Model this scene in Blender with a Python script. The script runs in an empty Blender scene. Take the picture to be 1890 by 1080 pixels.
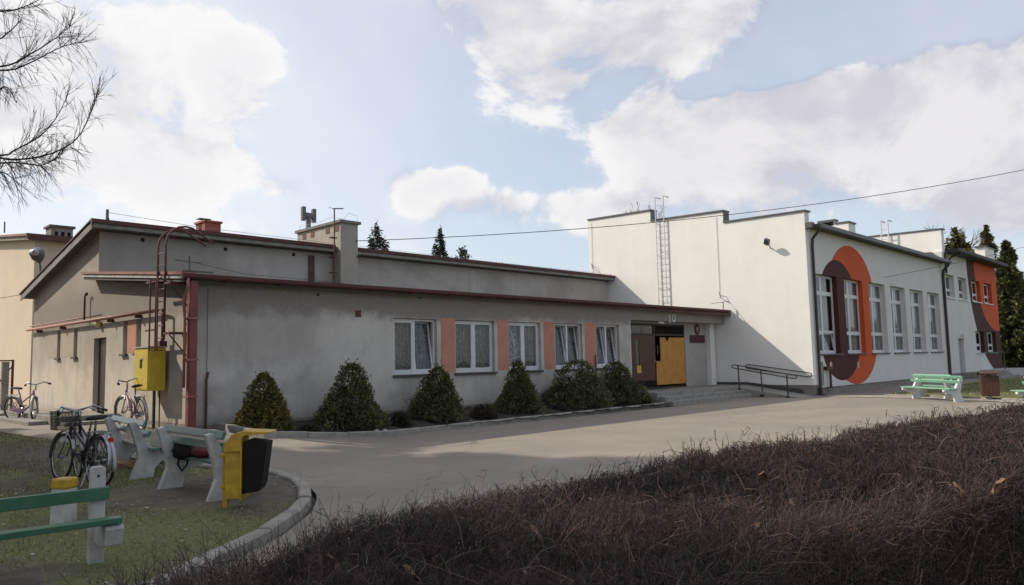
import bpy, bmesh, math, random
import numpy as np
from mathutils import Vector, Matrix
random.seed(7); rng = np.random.default_rng(7)
S = bpy.context.scene
COL = S.collection
R = math.radians
# ------------------------------------------------------------------ camera
FPX = 1390.46; PITCH = .0907609; ROLL = -.0214270; YAW = .771118
CAMP = np.array([0., 0., 1.60])
_fw = np.array([math.cos(YAW)*math.cos(PITCH), math.sin(YAW)*math.cos(PITCH), math.sin(PITCH)])
_r0 = np.array([math.sin(YAW), -math.cos(YAW), 0.]); _u0 = np.cross(_r0, _fw)
_r = math.cos(ROLL)*_r0+math.sin(ROLL)*_u0; _u = -math.sin(ROLL)*_r0+math.cos(ROLL)*_u0
cam = bpy.data.objects.new('camera', bpy.data.cameras.new('camera')); COL.objects.link(cam)
cam.matrix_world = Matrix(((_r[0], _u[0], -_fw[0], CAMP[0]), (_r[1], _u[1], -_fw[1], CAMP[1]),
                           (_r[2], _u[2], -_fw[2], CAMP[2]), (0, 0, 0, 1)))
cam.data.sensor_width = 36; cam.data.lens = FPX*36/1890; cam.data.clip_end = 3000; cam.data.clip_start = .05
S.camera = cam
def ray(px, py):
    d = _r*(px-945)+_u*(540-py)+_fw*FPX
    return d/np.linalg.norm(d)
def at(axis, val, px, py):
    """point of the plane axis=val seen at this pixel of the photograph"""
    d = ray(px, py); t = (val-CAMP[axis])/d[axis]
    return Vector(CAMP+t*d)
# ------------------------------------------------------------------ light
SUN = Vector((-2.66, 4.16, 3.63)).normalized()
sun = bpy.data.objects.new('sun', bpy.data.lights.new('sun', 'SUN')); COL.objects.link(sun)
sun.rotation_euler = SUN.to_track_quat('Z', 'Y').to_euler()
sun.data.energy = 4.0; sun.data.angle = R(.7); sun.data.color = (1, .90, .76)
S.view_settings.view_transform = 'Standard'; S.view_settings.look = 'None'
S.view_settings.exposure = .07; S.view_settings.gamma = 1; S.view_settings.use_curve_mapping = False
SKY_K = .15; CLOUD_K = .665
W = bpy.data.worlds.new('World'); S.world = W; W.use_nodes = True
class NT:
    """tiny expression helper for node trees"""
    def __init__(s, t): s.t = t; s.n = t.nodes; s.l = t.links
    def add(s, typ, **kw):
        x = s.n.new(typ)
        for k, v in kw.items(): setattr(x, k, v)
        return x
    def put(s, sock, v):
        if isinstance(v, bpy.types.NodeSocket): s.l.new(v, sock)
        elif v is not None: sock.default_value = v
    def m(s, op, a, b=None, c=None, clamp=False):
        x = s.add('ShaderNodeMath', operation=op, use_clamp=clamp)
        s.put(x.inputs[0], a); s.put(x.inputs[1], b)
        if c is not None: s.put(x.inputs[2], c)
        return x.outputs[0]
    def v(s, op, a, b=None, sc=None):
        x = s.add('ShaderNodeVectorMath', operation=op)
        s.put(x.inputs[0], a); s.put(x.inputs[1], b)
        if sc is not None: s.put(x.inputs['Scale'], sc)
        return x.outputs['Value'] if op in ('LENGTH', 'DOT_PRODUCT', 'DISTANCE') else x.outputs[0]
    def noise(s, vec, scale, detail=4, rough=.55, dist=0, out='Fac'):
        x = s.add('ShaderNodeTexNoise')
        s.put(x.inputs['Vector'], vec); x.inputs['Scale'].default_value = scale
        x.inputs['Detail'].default_value = detail; x.inputs['Roughness'].default_value = rough
        x.inputs['Distortion'].default_value = dist
        return x.outputs[out]
    def mr(s, v, a, b, c=0., d=1., smooth=True):
        x = s.add('ShaderNodeMapRange'); x.interpolation_type = 'SMOOTHSTEP' if smooth else 'LINEAR'
        s.put(x.inputs[0], v)
        for i, k in enumerate((a, b, c, d)): x.inputs[1+i].default_value = k
        return x.outputs[0]
    def mix(s, f, a, b, mode='MIX'):
        x = s.add('ShaderNodeMix', data_type='RGBA', blend_type=mode)
        s.put(x.inputs['Factor'], f)
        for k, v in ((6, a), (7, b)):
            if isinstance(v, (tuple, list)): v = (*v[:3], 1)
            s.put(x.inputs[k], v)
        return x.outputs[2]
    def sep(s, v):
        x = s.add('ShaderNodeSeparateXYZ'); s.l.new(v, x.inputs[0]); return x.outputs
    def comb(s, a, b, c):
        x = s.add('ShaderNodeCombineXYZ')
        for i, k in enumerate((a, b, c)): s.put(x.inputs[i], k)
        return x.outputs[0]
    def scalev(s, v, k):
        return s.v('MULTIPLY', v, tuple(k))
def make_world():
    n = NT(W.node_tree); n.n.clear()
    out = n.add('ShaderNodeOutputWorld')
    sky = n.add('ShaderNodeTexSky', sky_type='NISHITA'); sky.sun_disc = False
    sky.sun_elevation = R(36.3); sky.sun_rotation = math.atan2(SUN.x, SUN.y)
    sky.altitude = 200; sky.air_density = 1.0; sky.dust_density = 1.2; sky.ozone_density = 1.6
    g = n.add('ShaderNodeTexCoord').outputs['Generated']
    d = n.v('NORMALIZE', g)
    p = n.scalev(d, (2.9, 2.9, 4.3))
    n1 = n.noise(p, 1.35, 10, .62, .35)
    po = n.v('ADD', p, tuple(x*k for x, k in zip(SUN, (.16, .16, .42))))
    n2 = n.noise(po, 1.35, 5, .55, .35)
    blobs = [(1450, 255, 350, 115, .30), (1720, 200, 240, 115, .26), (1230, 275, 190, 85, .22), (1130, 255, 90, 60, .12), (1870, 270, 170, 130, .22),
             (1060, 80, 270, 130, .26), (880, 40, 180, 90, .16), (1270, 50, 200, 100, .18), (950, 190, 120, 80, .20), (1010, 225, 60, 50, .12),
             (800, 365, 110, 66, .22), (870, 350, 70, 40, .08), (990, 388, 120, 54, .26), (1120, 400, 100, 48, .24), (450, 150, 100, 120, .17), (340, 315, 150, 60, .26), (60, 160, 220, 180, .14),
             (160, 20, 300, 90, .16), (750, 345, 60, 45, .10), (850, 330, 60, 34, .10), (960, 355, 50, 34, .10), (1040, 352, 50, 30, .10), (1180, 200, 60, 50, .18), (1420, 170, 90, 45, .14), (1600, 130, 90, 50, .14), (1740, 110, 60, 40, .16), (620, 40, 80, 80, .12), (690, 90, 50, 60, .12), (545, 350, 60, 26, .16), (1640, 400, 330, 70, .14), (220, 240, 150, 70, .10),
             (-500, 200, 700, 300, .15), (2500, 150, 500, 300, .12), (700, -500, 900, 260, .10)]
    holes = [(1650, 40, 300, 75, .26), (610, 240, 150, 110, .20), (640, 400, 110, 60, .16), (1080, 300, 130, 40, .16), (1150, 170, 70, 50, .12), (800, 190, 70, 90, .14), (1380, 150, 130, 22, .14), (1000, 330, 60, 25, .12)]
    tot = None
    for (qx, qy, rx, ry, w), sg in [(b, 1) for b in blobs]+[(h, -1) for h in holes]:
        b = ray(qx, qy)
        dd = n.v('SUBTRACT', d, tuple(b)); dd = n.scalev(dd, (1390/rx, 1390/rx, 1390/ry))
        f = n.mr(n.v('LENGTH', dd), .25, 1.35, sg*w, 0)
        tot = f if tot is None else n.m('ADD', tot, f)
    low = n.mr(n.sep(d)[2], 0., .18, .05, 0)
    dens = n.m('ADD', n.m('ADD', n.m('MULTIPLY_ADD', n1, 1.5, -.25), tot), low)
    mask = n.mr(dens, .54, .80)
    veil = n.mr(n.noise(p, .7, 5, .55), .3, .75, .46, .70)
    lit = n.mr(n.m('SUBTRACT', n1, n2), -.10, .10)
    thick = n.mr(dens, .72, 1.0)
    sd = n.v('DOT_PRODUCT', d, tuple(SUN))
    glow = n.mr(sd, .15, .95, 0, 1, False)
    cc = n.mix(lit, (.62, .61, .67), (.95, .93, .925))
    cc = n.mix(n.m('MULTIPLY', thick, .45), cc, (.70, .68, .73))
    cc = n.mix(n.m('MULTIPLY', glow, .5), cc, (1.06, 1.05, 1.03))
    m2 = n.m('MAXIMUM', mask, n.m('ADD', veil, n.m('MULTIPLY', glow, .22)))
    b1 = n.add('ShaderNodeBackground'); n.l.new(sky.outputs[0], b1.inputs[0]); b1.inputs[1].default_value = SKY_K
    b2 = n.add('ShaderNodeBackground'); n.l.new(cc, b2.inputs[0]); b2.inputs[1].default_value = 1.0
    b2.inputs[1].default_value = CLOUD_K*1.45
    cc = n.mix(mask, n.mix(glow, (.80, .83, .89), (1.0, 1.0, 1.0)), cc); n.l.new(cc, b2.inputs[0])
    mx = n.add('ShaderNodeMixShader'); n.l.new(n.m('MINIMUM', m2, .97), mx.inputs[0])
    n.l.new(b1.outputs[0], mx.inputs[1]); n.l.new(b2.outputs[0], mx.inputs[2]); n.l.new(mx.outputs[0], out.inputs[0])
    W.cycles.sampling_method = 'MANUAL'; W.cycles.sample_map_resolution = 512
make_world()
S.cycles.max_bounces = 6; S.cycles.transparent_max_bounces = 12; S.cycles.caustics_reflective = False; S.cycles.caustics_refractive = False
# ------------------------------------------------------------------ materials
MATS = {}
def mat(name, c1, c2=None, scale=6., rough=.75, bump=0., bscale=40., metal=0., spec=.5, tint=None, coords='Object', extra=None, sss=0):
    if name in MATS: return MATS[name]
    m = bpy.data.materials.new(name); m.use_nodes = True; MATS[name] = m
    n = NT(m.node_tree); b = m.node_tree.nodes['Principled BSDF']
    b.inputs['Roughness'].default_value = rough; b.inputs['Metallic'].default_value = metal
    b.inputs['Specular IOR Level'].default_value = spec
    co = n.add('ShaderNodeTexCoord').outputs[coords]
    c = (*c1, 1)
    if c2 is not None:
        f = n.mr(n.noise(co, scale, 6, .62), .32, .68)
        c = n.mix(f, c1, c2)
    if tint is not None:
        a = n.add('ShaderNodeAttribute', attribute_name='tint').outputs['Fac']
        c = n.mix(a, c, tint)
    if extra: c = extra(n, co, c)
    if isinstance(c, tuple): b.inputs['Base Color'].default_value = c
    else: n.l.new(c, b.inputs['Base Color'])
    if bump:
        bp = n.add('ShaderNodeBump'); bp.inputs['Strength'].default_value = 1; bp.inputs['Distance'].default_value = bump
        n.l.new(n.noise(co, bscale, 5, .6), bp.inputs['Height']); n.l.new(bp.outputs[0], b.inputs['Normal'])
    return m
def ell(n, X, Z, cx, a, z0, rb, z1, rt):
    """inside test of an upright capsule with elliptic ends"""
    dx = n.m('DIVIDE', n.m('SUBTRACT', X, cx), a)
    up = n.m('DIVIDE', n.m('MAXIMUM', n.m('SUBTRACT', Z, z1), 0), rt)
    dn = n.m('DIVIDE', n.m('MAXIMUM', n.m('SUBTRACT', z0, Z), 0), rb)
    q = n.m('ADD', n.m('MULTIPLY', dx, dx), n.m('ADD', n.m('MULTIPLY', up, up), n.m('MULTIPLY', dn, dn)))
    return n.m('LESS_THAN', q, 1.0)
ORANGE = (.56, .085, .018); BROWN = (.062, .014, .011)
def plaster_extra(n, co, c):
    s = n.sep(co)
    st = n.noise(n.comb(n.m('MULTIPLY', n.m('ADD', s[0], s[1]), 2.6), 0., n.m('MULTIPLY', s[2], .35)), 1.0, 5, .6)
    c = n.mix(n.mr(st, .48, .74, 0, .35), c, (.25, .23, .21))
    big = n.noise(co, .35, 3, .5)
    c = n.mix(n.mr(big, .35, .65, 0, .35), c, (.55, .53, .48))
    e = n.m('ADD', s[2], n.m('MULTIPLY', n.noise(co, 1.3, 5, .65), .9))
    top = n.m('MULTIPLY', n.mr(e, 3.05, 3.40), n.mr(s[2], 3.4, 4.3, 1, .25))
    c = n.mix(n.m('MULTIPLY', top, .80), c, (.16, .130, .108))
    bl = n.noise(n.scalev(co, (1, 1, 1.2)), .42, 8, .66)
    c = n.mix(n.mr(bl, .46, .64, 0, .48), c, (.235, .205, .180))
    b2 = n.noise(n.scalev(co, (1.3, 1.3, .8)), 1.6, 7, .72)
    c = n.mix(n.mr(b2, .50, .72, 0, .34), c, (.27, .24, .21))
    lf = n.mr(n.m('ADD', s[0], n.m('MULTIPLY', n.noise(co, .8, 5, .6), 5.0)), 11.2, 13.2, 1, 0)
    lf = n.m('MULTIPLY', lf, n.mr(n.m('ADD', s[2], n.m('MULTIPLY', n.noise(co, 1.1, 5, .6), 1.6)), 2.1, 2.9))
    c = n.mix(n.m('MULTIPLY', lf, .42), c, (.20, .175, .155))
    lo = n.m('ADD', s[2], n.m('MULTIPLY', n.noise(co, 2.3, 4, .65), .5))
    c = n.mix(n.mr(lo, .5, .95, .5, 0), c, (.16, .145, .125))
    fine = n.noise(co, 38, 4, .7)
    c = n.mix(n.mr(fine, .35, .7, 0, .18), c, (.58, .56, .52))
    pk = n.noise(co, 2.2, 4, .6, 1.0)
    c = n.mix(n.mr(pk, .66, .70, 0, .35), c, (.50, .44, .38))
    return c
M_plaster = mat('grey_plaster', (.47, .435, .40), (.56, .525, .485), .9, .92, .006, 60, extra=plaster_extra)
def white_extra(n, co, c):
    s = n.sep(co)
    st = n.noise(n.comb(n.m('MULTIPLY', n.m('ADD', s[0], s[1]), 3.), 0., n.m('MULTIPLY', s[2], .3)), 1.0, 5, .6)
    return n.mix(n.mr(st, .5, .8, 0, .25), c, (.62, .60, .56))
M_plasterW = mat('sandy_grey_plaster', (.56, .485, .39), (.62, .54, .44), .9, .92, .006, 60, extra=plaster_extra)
M_white = mat('white_plaster', (.80, .785, .75), (.75, .735, .70), .7, .88, .002, 90, extra=white_extra)
def mural_extra(n, co, c):
    s = n.sep(co); X, Z = s[0], s[2]
    c = n.mix(ell(n, X, Z, 33.75, 2.7, 2.2, 1.9, 4.0, 2.3), c, ORANGE)
    c = n.mix(ell(n, X, Z, 32.2, 2.05, 2.02, 1.51, 3.65, 1.9), c, BROWN)
    c = n.mix(ell(n, X, Z, 60.2, 7.1, 7.2, 7.1, 7.21, 7.1), c, BROWN)
    c = n.mix(ell(n, X, Z, 59.9, 5.0, 7.2, 4.26, 7.21, 4.26), c, ORANGE)
    return c
M_mural = mat('pale_grey_plaster_with_painted_arches', (.66, .64, .62), (.62, .60, .58), .8, .85, .002, 90, extra=mural_extra)
M_cream = mat('cream_plaster', (.62, .51, .385), (.57, .47, .355), .8, .9, .003, 60)
M_plinth = mat('concrete_plinth', (.24, .215, .19), (.17, .155, .14), 3, .9, .005, 50)
M_conc = mat('concrete', (.30, .285, .26), (.20, .19, .175), 5, .92, .006, 60)
M_concL = mat('painted_concrete', (.52, .515, .49), (.36, .35, .33), 5, .85, .004, 70)
M_redpipe = mat('red_pipe_paint', (.20, .045, .036), (.135, .036, .03), 3, .55, .002, 30)
M_redtin = mat('red_painted_tin', (.105, .032, .030), (.075, .028, .026), 3, .7, .002, 30)  # red tin, colour darkened for the shaded eaves
M_redlit = mat('sunlit_red_tin', (.33, .135, .10), (.24, .085, .065), 4, .6, .003, 30)  # paler copy of the red tin, sunlight put into its colour
M_rust = mat('rusty_red_iron', (.13, .040, .030), (.085, .032, .026), 12, .7)
M_felt = mat('roof_felt', (.09, .08, .075), (.13, .12, .11), 2, .9, .004, 40)
M_dark = mat('dark_grey_sheet_metal', (.07, .07, .075), (.10, .10, .105), 6, .5)
M_darkpipe = mat('dark_brown_pipe', (.028, .022, .024), None, rough=.45)
M_pvc = mat('white_plastic', (.66, .665, .67), (.60, .60, .61), 8, .42)
M_sill = mat('dark_sill', (.05, .045, .042), (.09, .08, .075), 9, .7)
M_peach = mat('peach_paint', (.52, .24, .165), (.45, .205, .145), 2.5, .88, .003, 70)
M_woodbrown = mat('brown_door', (.088, .030, .014), (.066, .022, .011), 3, .55)
M_board = mat('orange_chipboard', (.54, .27, .055), (.44, .195, .035), 4, .65, .001, 120)
M_black = mat('black_void', (.010, .010, .011), None, rough=.9)
M_blackpl = mat('black_plastic', (.009, .008, .007), (.013, .011, .010), 20, .85, spec=.25)
M_yellow = mat('yellow_paint', (.52, .33, .018), (.36, .20, .016), 7, .48, .001, 50)
M_gasyel = mat('yellow_cabinet_paint', (.62, .46, .035), (.52, .37, .030), 4, .5)
M_greenW = mat('weathered_green_paint', (.065, .125, .10), (.115, .175, .15), 9, .28, .0015, 80, spec=.8)
M_green = mat('green_bench_paint', (.033, .115, .060), (.050, .14, .085), 9, .42, .0015, 80)
M_greenL = mat('pale_green_bench_paint', (.17, .36, .25), (.22, .41, .30), 9, .5, .0015, 80)
M_soil = mat('soil', (.022, .016, .012), (.045, .034, .026), 7, .95, .02, 30)
M_maroon = mat('maroon_plate', (.065, .014, .014), None, rough=.45)
M_galv = mat('galvanised_steel', (.42, .42, .43), (.34, .34, .35), 12, .45, metal=.4)
M_greypipe = mat('grey_vent_pipe', (.10, .105, .115), (.13, .135, .145), 6, .6)
M_brick = mat('red_painted_brick', (.34, .085, .055), (.27, .07, .05), 8, .8, .004, 60)
M_chrome = mat('worn_chrome', (.42, .42, .43), (.28, .28, .29), 20, .32, metal=.85)
M_tyre = mat('rubber', (.02, .02, .02), None, rough=.75)
M_bikedark = mat('black_bike_paint', (.025, .025, .03), None, rough=.35)
M_bikelilac = mat('lilac_bike_paint', (.30, .19, .27), None, rough=.4)
M_bikewhite = mat('white_bike_paint', (.50, .48, .47), None, rough=.4)
M_redplastic = mat('red_plastic', (.45, .02, .015), None, rough=.3)
M_bagred = mat('dark_red_fabric', (.13, .015, .02), None, rough=.85)
M_wire = mat('black_cable', (.02, .02, .02), None, rough=.6)
M_wireL = mat('pale_cable', (.35, .35, .35), None, rough=.6)
M_emb = mat('pale_relief', (.32, .28, .26), None, rough=.6)
def glass():
    m = bpy.data.materials.new('window_glass'); m.use_nodes = True; n = NT(m.node_tree); n.n.clear()
    o = n.add('ShaderNodeOutputMaterial'); t = n.add('ShaderNodeBsdfTransparent'); t.inputs[0].default_value = (.78, .80, .80, 1)
    g = n.add('ShaderNodeBsdfGlossy'); g.inputs['Roughness'].default_value = .03; g.inputs[0].default_value = (.9, .92, .95, 1)
    ge = n.add('ShaderNodeNewGeometry'); cs = n.m('ABSOLUTE', n.v('DOT_PRODUCT', ge.outputs['Normal'], ge.outputs['Incoming']))
    fr_ = n.m('MULTIPLY_ADD', n.m('POWER', n.m('SUBTRACT', 1.0, cs), 5.0), .9, .05)
    mx = n.add('ShaderNodeMixShader'); n.l.new(fr_, mx.inputs[0])
    n.l.new(t.outputs[0], mx.inputs[1]); n.l.new(g.outputs[0], mx.inputs[2]); n.l.new(mx.outputs[0], o.inputs[0])
    return m
M_glass = glass()
def lace(name, col, lo, hi, scale):
    m = bpy.data.materials.new(name); m.use_nodes = True; n = NT(m.node_tree); b = n.n['Principled BSDF']
    b.inputs['Base Color'].default_value = (*col, 1); b.inputs['Roughness'].default_value = .95
    co = n.add('ShaderNodeTexCoord').outputs['Object']
    s = n.sep(co)
    pl = n.m('MULTIPLY_ADD', n.m('SINE', n.m('MULTIPLY', n.m('ADD', s[0], n.m('MULTIPLY', n.noise(co, 1.5, 2), .25)), 46.)), .10, 0.)
    a = n.m('ADD', n.mr(n.noise(co, scale, 4, .7, .6), .35, .68, lo, hi), pl)
    n.l.new(n.m('MINIMUM', n.m('MAXIMUM', a, .05), 1), b.inputs['Alpha'])
    return m
M_lace = lace('lace_curtain', (.40, .39, .38), .22, .78, 13.)
M_laceB = lace('bright_lace_curtain', (.62, .62, .70), .15, .98, 9.)
M_lacep = lace('net_curtain', (.42, .40, .41), .8, .95, 6.)
# ------------------------------------------------------------------ mesh helpers
def tag(o, label=None, cat=None, group=None, kind=None):
    if label: o['label'] = label
    if cat: o['category'] = cat
    if group: o['group'] = group
    if kind: o['kind'] = kind
    return o
def empty(name, loc, label, cat, group=None, rz=0):
    o = bpy.data.objects.new(name, None); COL.objects.link(o); o.location = loc; o.rotation_euler.z = rz
    o.empty_display_size = .3
    return tag(o, label, cat, group)
class MB:
    """collects faces; geometry is written in world coordinates unless local=True"""
    def __init__(s): s.v = []; s.f = []
    def quad(s, *p):
        k = len(s.v); s.v += [tuple(q) for q in p]; s.f.append(tuple(range(k, k+len(p))))
        return s
    def box(s, x0, y0, z0, x1, y1, z1, M=None):
        k = len(s.v)
        P = [(x0, y0, z0), (x1, y0, z0), (x1, y1, z0), (x0, y1, z0), (x0, y0, z1), (x1, y0, z1), (x1, y1, z1), (x0, y1, z1)]
        if M is not None: P = [tuple(M @ Vector(q)) for q in P]
        s.v += P
        s.f += [tuple(k+i for i in q) for q in ((3, 2, 1, 0), (4, 5, 6, 7), (0, 1, 5, 4), (1, 2, 6, 5), (2, 3, 7, 6), (3, 0, 4, 7))]
        return s
    def prism(s, pts, ext, cap=True):
        """planar polygon extruded by vector ext"""
        k = len(s.v); n = len(pts); e = Vector(ext)
        s.v += [tuple(Vector(p)) for p in pts]+[tuple(Vector(p)+e) for p in pts]
        if cap: s.f += [tuple(range(k+n-1, k-1, -1)), tuple(range(k+n, k+2*n))]
        s.f += [(k+i, k+(i+1) % n, k+n+(i+1) % n, k+n+i) for i in range(n)]
        return s
    def tube(s, pts, r, n=8, cap=True, closed=False):
        pts = [Vector(p) for p in pts]; N = len(pts)
        rs = r if isinstance(r, (list, tuple)) else [r]*N
        k0 = len(s.v); up = None
        for i, p in enumerate(pts):
            a = pts[(i-1) % N] if (closed or i) else p; b = pts[(i+1) % N] if (closed or i < N-1) else p
            t = (b-a).normalized()
            if up is None: up = Vector((0, 0, 1)) if abs(t.z) < .9 else Vector((1, 0, 0))
            x = t.cross(up)
            if x.length < 1e-4: x = t.cross(Vector((1, .1, 0)))
            x.normalize(); y = t.cross(x).normalized(); up = -y if False else x.cross(t).normalized()
            for j in range(n):
                a_ = 2*math.pi*j/n
                s.v.append(tuple(p+(x*math.cos(a_)+y*math.sin(a_))*rs[i]))
        M_ = N if closed else N-1
        for i in range(M_):
            for j in range(n):
                a = k0+i*n+j; b = k0+i*n+(j+1) % n; i2 = (i+1) % N
                s.f.append((a, b, k0+i2*n+(j+1) % n, k0+i2*n+j))
        if cap and not closed:
            s.f.append(tuple(k0+j for j in range(n-1, -1, -1))); s.f.append(tuple(k0+(N-1)*n+j for j in range(n)))
        return s
    def torus(s, c, ax, R_, r, n=28, m=6):
        ax = Vector(ax).normalized(); a = ax.cross(Vector((0, 0, 1)) if abs(ax.z) < .9 else Vector((1, 0, 0))).normalized(); b = ax.cross(a)
        c = Vector(c); k = len(s.v)
        for i in range(n):
            t = 2*math.pi*i/n; d = a*math.cos(t)+b*math.sin(t)
            for j in range(m):
                q = 2*math.pi*j/m
                s.v.append(tuple(c+d*(R_+r*math.cos(q))+ax*(r*math.sin(q))))
        for i in range(n):
            for j in range(m):
                s.f.append((k+i*m+j, k+((i+1) % n)*m+j, k+((i+1) % n)*m+(j+1) % m, k+i*m+(j+1) % m))
        return s
    def cyl(s, a, b, r, n=12): return s.tube([a, b], r, n)
    def mesh(s, name):
        me = bpy.data.meshes.new(name); me.from_pydata(s.v, [], s.f)
        bm = bmesh.new(); bm.from_mesh(me); bmesh.ops.remove_doubles(bm, verts=bm.verts, dist=2e-5); bmesh.ops.recalc_face_normals(bm, faces=bm.faces); bm.to_mesh(me); bm.free()
        return me
    def build(s, name, m, parent=None, bevel=0, smooth=False, loc=None):
        me = s.mesh(name); me.materials.append(m)
        if smooth:
            for p in me.polygons: p.use_smooth = True
        o = bpy.data.objects.new(name, me); COL.objects.link(o)
        if parent is not None:
            o.parent = parent
            # geometry is in world coordinates when the parent was given a location: undo it
            o.matrix_parent_inverse = parent_world(parent).inverted() if loc is None else Matrix()
        if loc is not None and loc != 'local': o.location = loc
        if bevel:
            b = o.modifiers.new('bevel', 'BEVEL'); b.width = bevel; b.segments = 2; b.limit_method = 'ANGLE'
        return o
def parent_world(o):
    M = o.matrix_basis.copy()
    if o.parent: M = parent_world(o.parent) @ o.matrix_parent_inverse @ M
    return M
def kids(o): return [c for c in bpy.data.objects if c.parent == o]
def copy_tree(o, parent=None):
    c = o.copy(); COL.objects.link(c)
    if parent is not None: c.parent = parent
    for ch in kids(o): copy_tree(ch, c)
    return c
def segs_mesh(name, p0, p1, r0, r1, tint, m, parent=None, sides=3):
    """many thin tapered twigs as one mesh (numpy)"""
    p0 = np.asarray(p0, float); p1 = np.asarray(p1, float); n = len(p0)
    t = p1-p0; L = np.linalg.norm(t, axis=1, keepdims=True); t = t/np.maximum(L, 1e-6)
    h = np.where(np.abs(t[:, 2:3]) < .9, np.array([[0, 0, 1.]]), np.array([[1., 0, 0]]))
    x = np.cross(t, h); x /= np.maximum(np.linalg.norm(x, axis=1, keepdims=True), 1e-6); y = np.cross(t, x)
    V = np.empty((n, 2*sides, 3))
    for j in range(sides):
        a = 2*math.pi*j/sides; d = x*math.cos(a)+y*math.sin(a)
        V[:, j] = p0+d*np.asarray(r0)[:, None]; V[:, sides+j] = p1+d*np.asarray(r1)[:, None]
    base = (np.arange(n)*2*sides)[:, None, None]
    q = np.array([[j, (j+1) % sides, sides+(j+1) % sides, sides+j] for j in range(sides)])[None]
    F = (base+q).reshape(-1, 4)
    me = raw_mesh(name, V.reshape(-1, 3), F)
    at_ = me.attributes.new('tint', 'FLOAT', 'POINT'); at_.data.foreach_set('value', np.repeat(np.asarray(tint, np.float32), 2*sides))
    me.materials.append(m); o = bpy.data.objects.new(name, me); COL.objects.link(o)
    if parent is not None: o.parent = parent; o.matrix_parent_inverse = parent_world(parent).inverted()
    return o
def raw_mesh(name, V, F):
    me = bpy.data.meshes.new(name); k = F.shape[1]
    me.vertices.add(len(V)); me.vertices.foreach_set('co', np.asarray(V, np.float32).ravel())
    me.loops.add(F.size); me.loops.foreach_set('vertex_index', F.astype(np.int32).ravel())
    me.polygons.add(len(F)); me.polygons.foreach_set('loop_start', (np.arange(len(F))*k).astype(np.int32))
    me.update(calc_edges=True); me.validate()
    return me
def leaves_mesh(name, C, A, B, tint, m, parent=None):
    """diamond-shaped little faces: centre C, half axes A and B"""
    C, A, B = (np.asarray(q, float) for q in (C, A, B)); n = len(C)
    V = np.stack([C-A, C+B*.8-A*.1, C+A, C-B*.8-A*.1], 1).reshape(-1, 3)
    F = np.arange(4*n).reshape(n, 4)
    me = raw_mesh(name, V, F)
    at_ = me.attributes.new('tint', 'FLOAT', 'POINT'); at_.data.foreach_set('value', np.repeat(np.asarray(tint, np.float32), 4))
    me.materials.append(m); o = bpy.data.objects.new(name, me); COL.objects.link(o)
    if parent is not None: o.parent = parent; o.matrix_parent_inverse = parent_world(parent).inverted()
    return o
def rdir(n, zb=0):
    d = rng.normal(size=(n, 3)); d[:, 2] += zb
    return d/np.linalg.norm(d, axis=1, keepdims=True)
def wall(axis, val, u0, u1, z0, top, thick, holes, m, name='wall', parent=None):
    """wall on the plane axis=val from u0 to u1, extruded by thick; top = z or [(u,z)...]; real openings with reveals"""
    tp = [(u0, top), (u1, top)] if not isinstance(top, list) else top
    T = lambda u: float(np.interp(u, [q[0] for q in tp], [q[1] for q in tp]))
    us = sorted(set([u0, u1]+[q[0] for q in tp if u0 < q[0] < u1]+[h[i] for h in holes for i in (0, 1)]))
    zs = sorted(set([z0]+[h[i] for h in holes for i in (2, 3) if h[i] > z0]))
    P = (lambda u, d, z: (u, val+d, z)) if axis == 1 else (lambda u, d, z: (val+d, u, z))
    nu, nz = len(us)-1, len(zs)
    solid = [[not any(h[0] <= (us[i]+us[i+1])/2 <= h[1] and h[2] <= (zs[j]+(zs[j+1] if j+1 < nz else zs[j]+.01))/2 <= h[3] for h in holes) for j in range(nz)] for i in range(nu)]
    b = MB()
    zt = lambda j, u: zs[j+1] if j+1 < nz else T(u)
    for i in range(nu):
        for j in range(nz):
            if not solid[i][j]: continue
            a, c = us[i], us[i+1]; e = zs[j]; za, zc = zt(j, a+1e-6), zt(j, c-1e-6)
            b.quad(P(a, 0, e), P(c, 0, e), P(c, 0, zc), P(a, 0, za))
            b.quad(P(a, thick, e), P(c, thick, e), P(c, thick, zc), P(a, thick, za))
            if i == 0 or not solid[i-1][j]: b.quad(P(a, 0, e), P(a, 0, za), P(a, thick, za), P(a, thick, e))
            if i == nu-1 or not solid[i+1][j]: b.quad(P(c, 0, e), P(c, 0, zc), P(c, thick, zc), P(c, thick, e))
            if j == 0 or not solid[i][j-1]: b.quad(P(a, 0, e), P(c, 0, e), P(c, thick, e), P(a, thick, e))
            if j == nz-1 or not solid[i][j+1]: b.quad(P(a, 0, za), P(c, 0, zc), P(c, thick, zc), P(a, thick, za))
    me = bpy.data.meshes.new(name); me.from_pydata(b.v, [], b.f)
    bm = bmesh.new(); bm.from_mesh(me); bmesh.ops.remove_doubles(bm, verts=bm.verts, dist=1e-4); bmesh.ops.recalc_face_normals(bm, faces=bm.faces); bm.to_mesh(me); bm.free()
    me.materials.append(m); o = bpy.data.objects.new(name, me); COL.objects.link(o)
    if parent is not None: o.parent = parent; o.matrix_parent_inverse = parent_world(parent).inverted()
    return o
def ss(t): t = min(1, max(0, t)); return t*t*(3-2*t)
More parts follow.
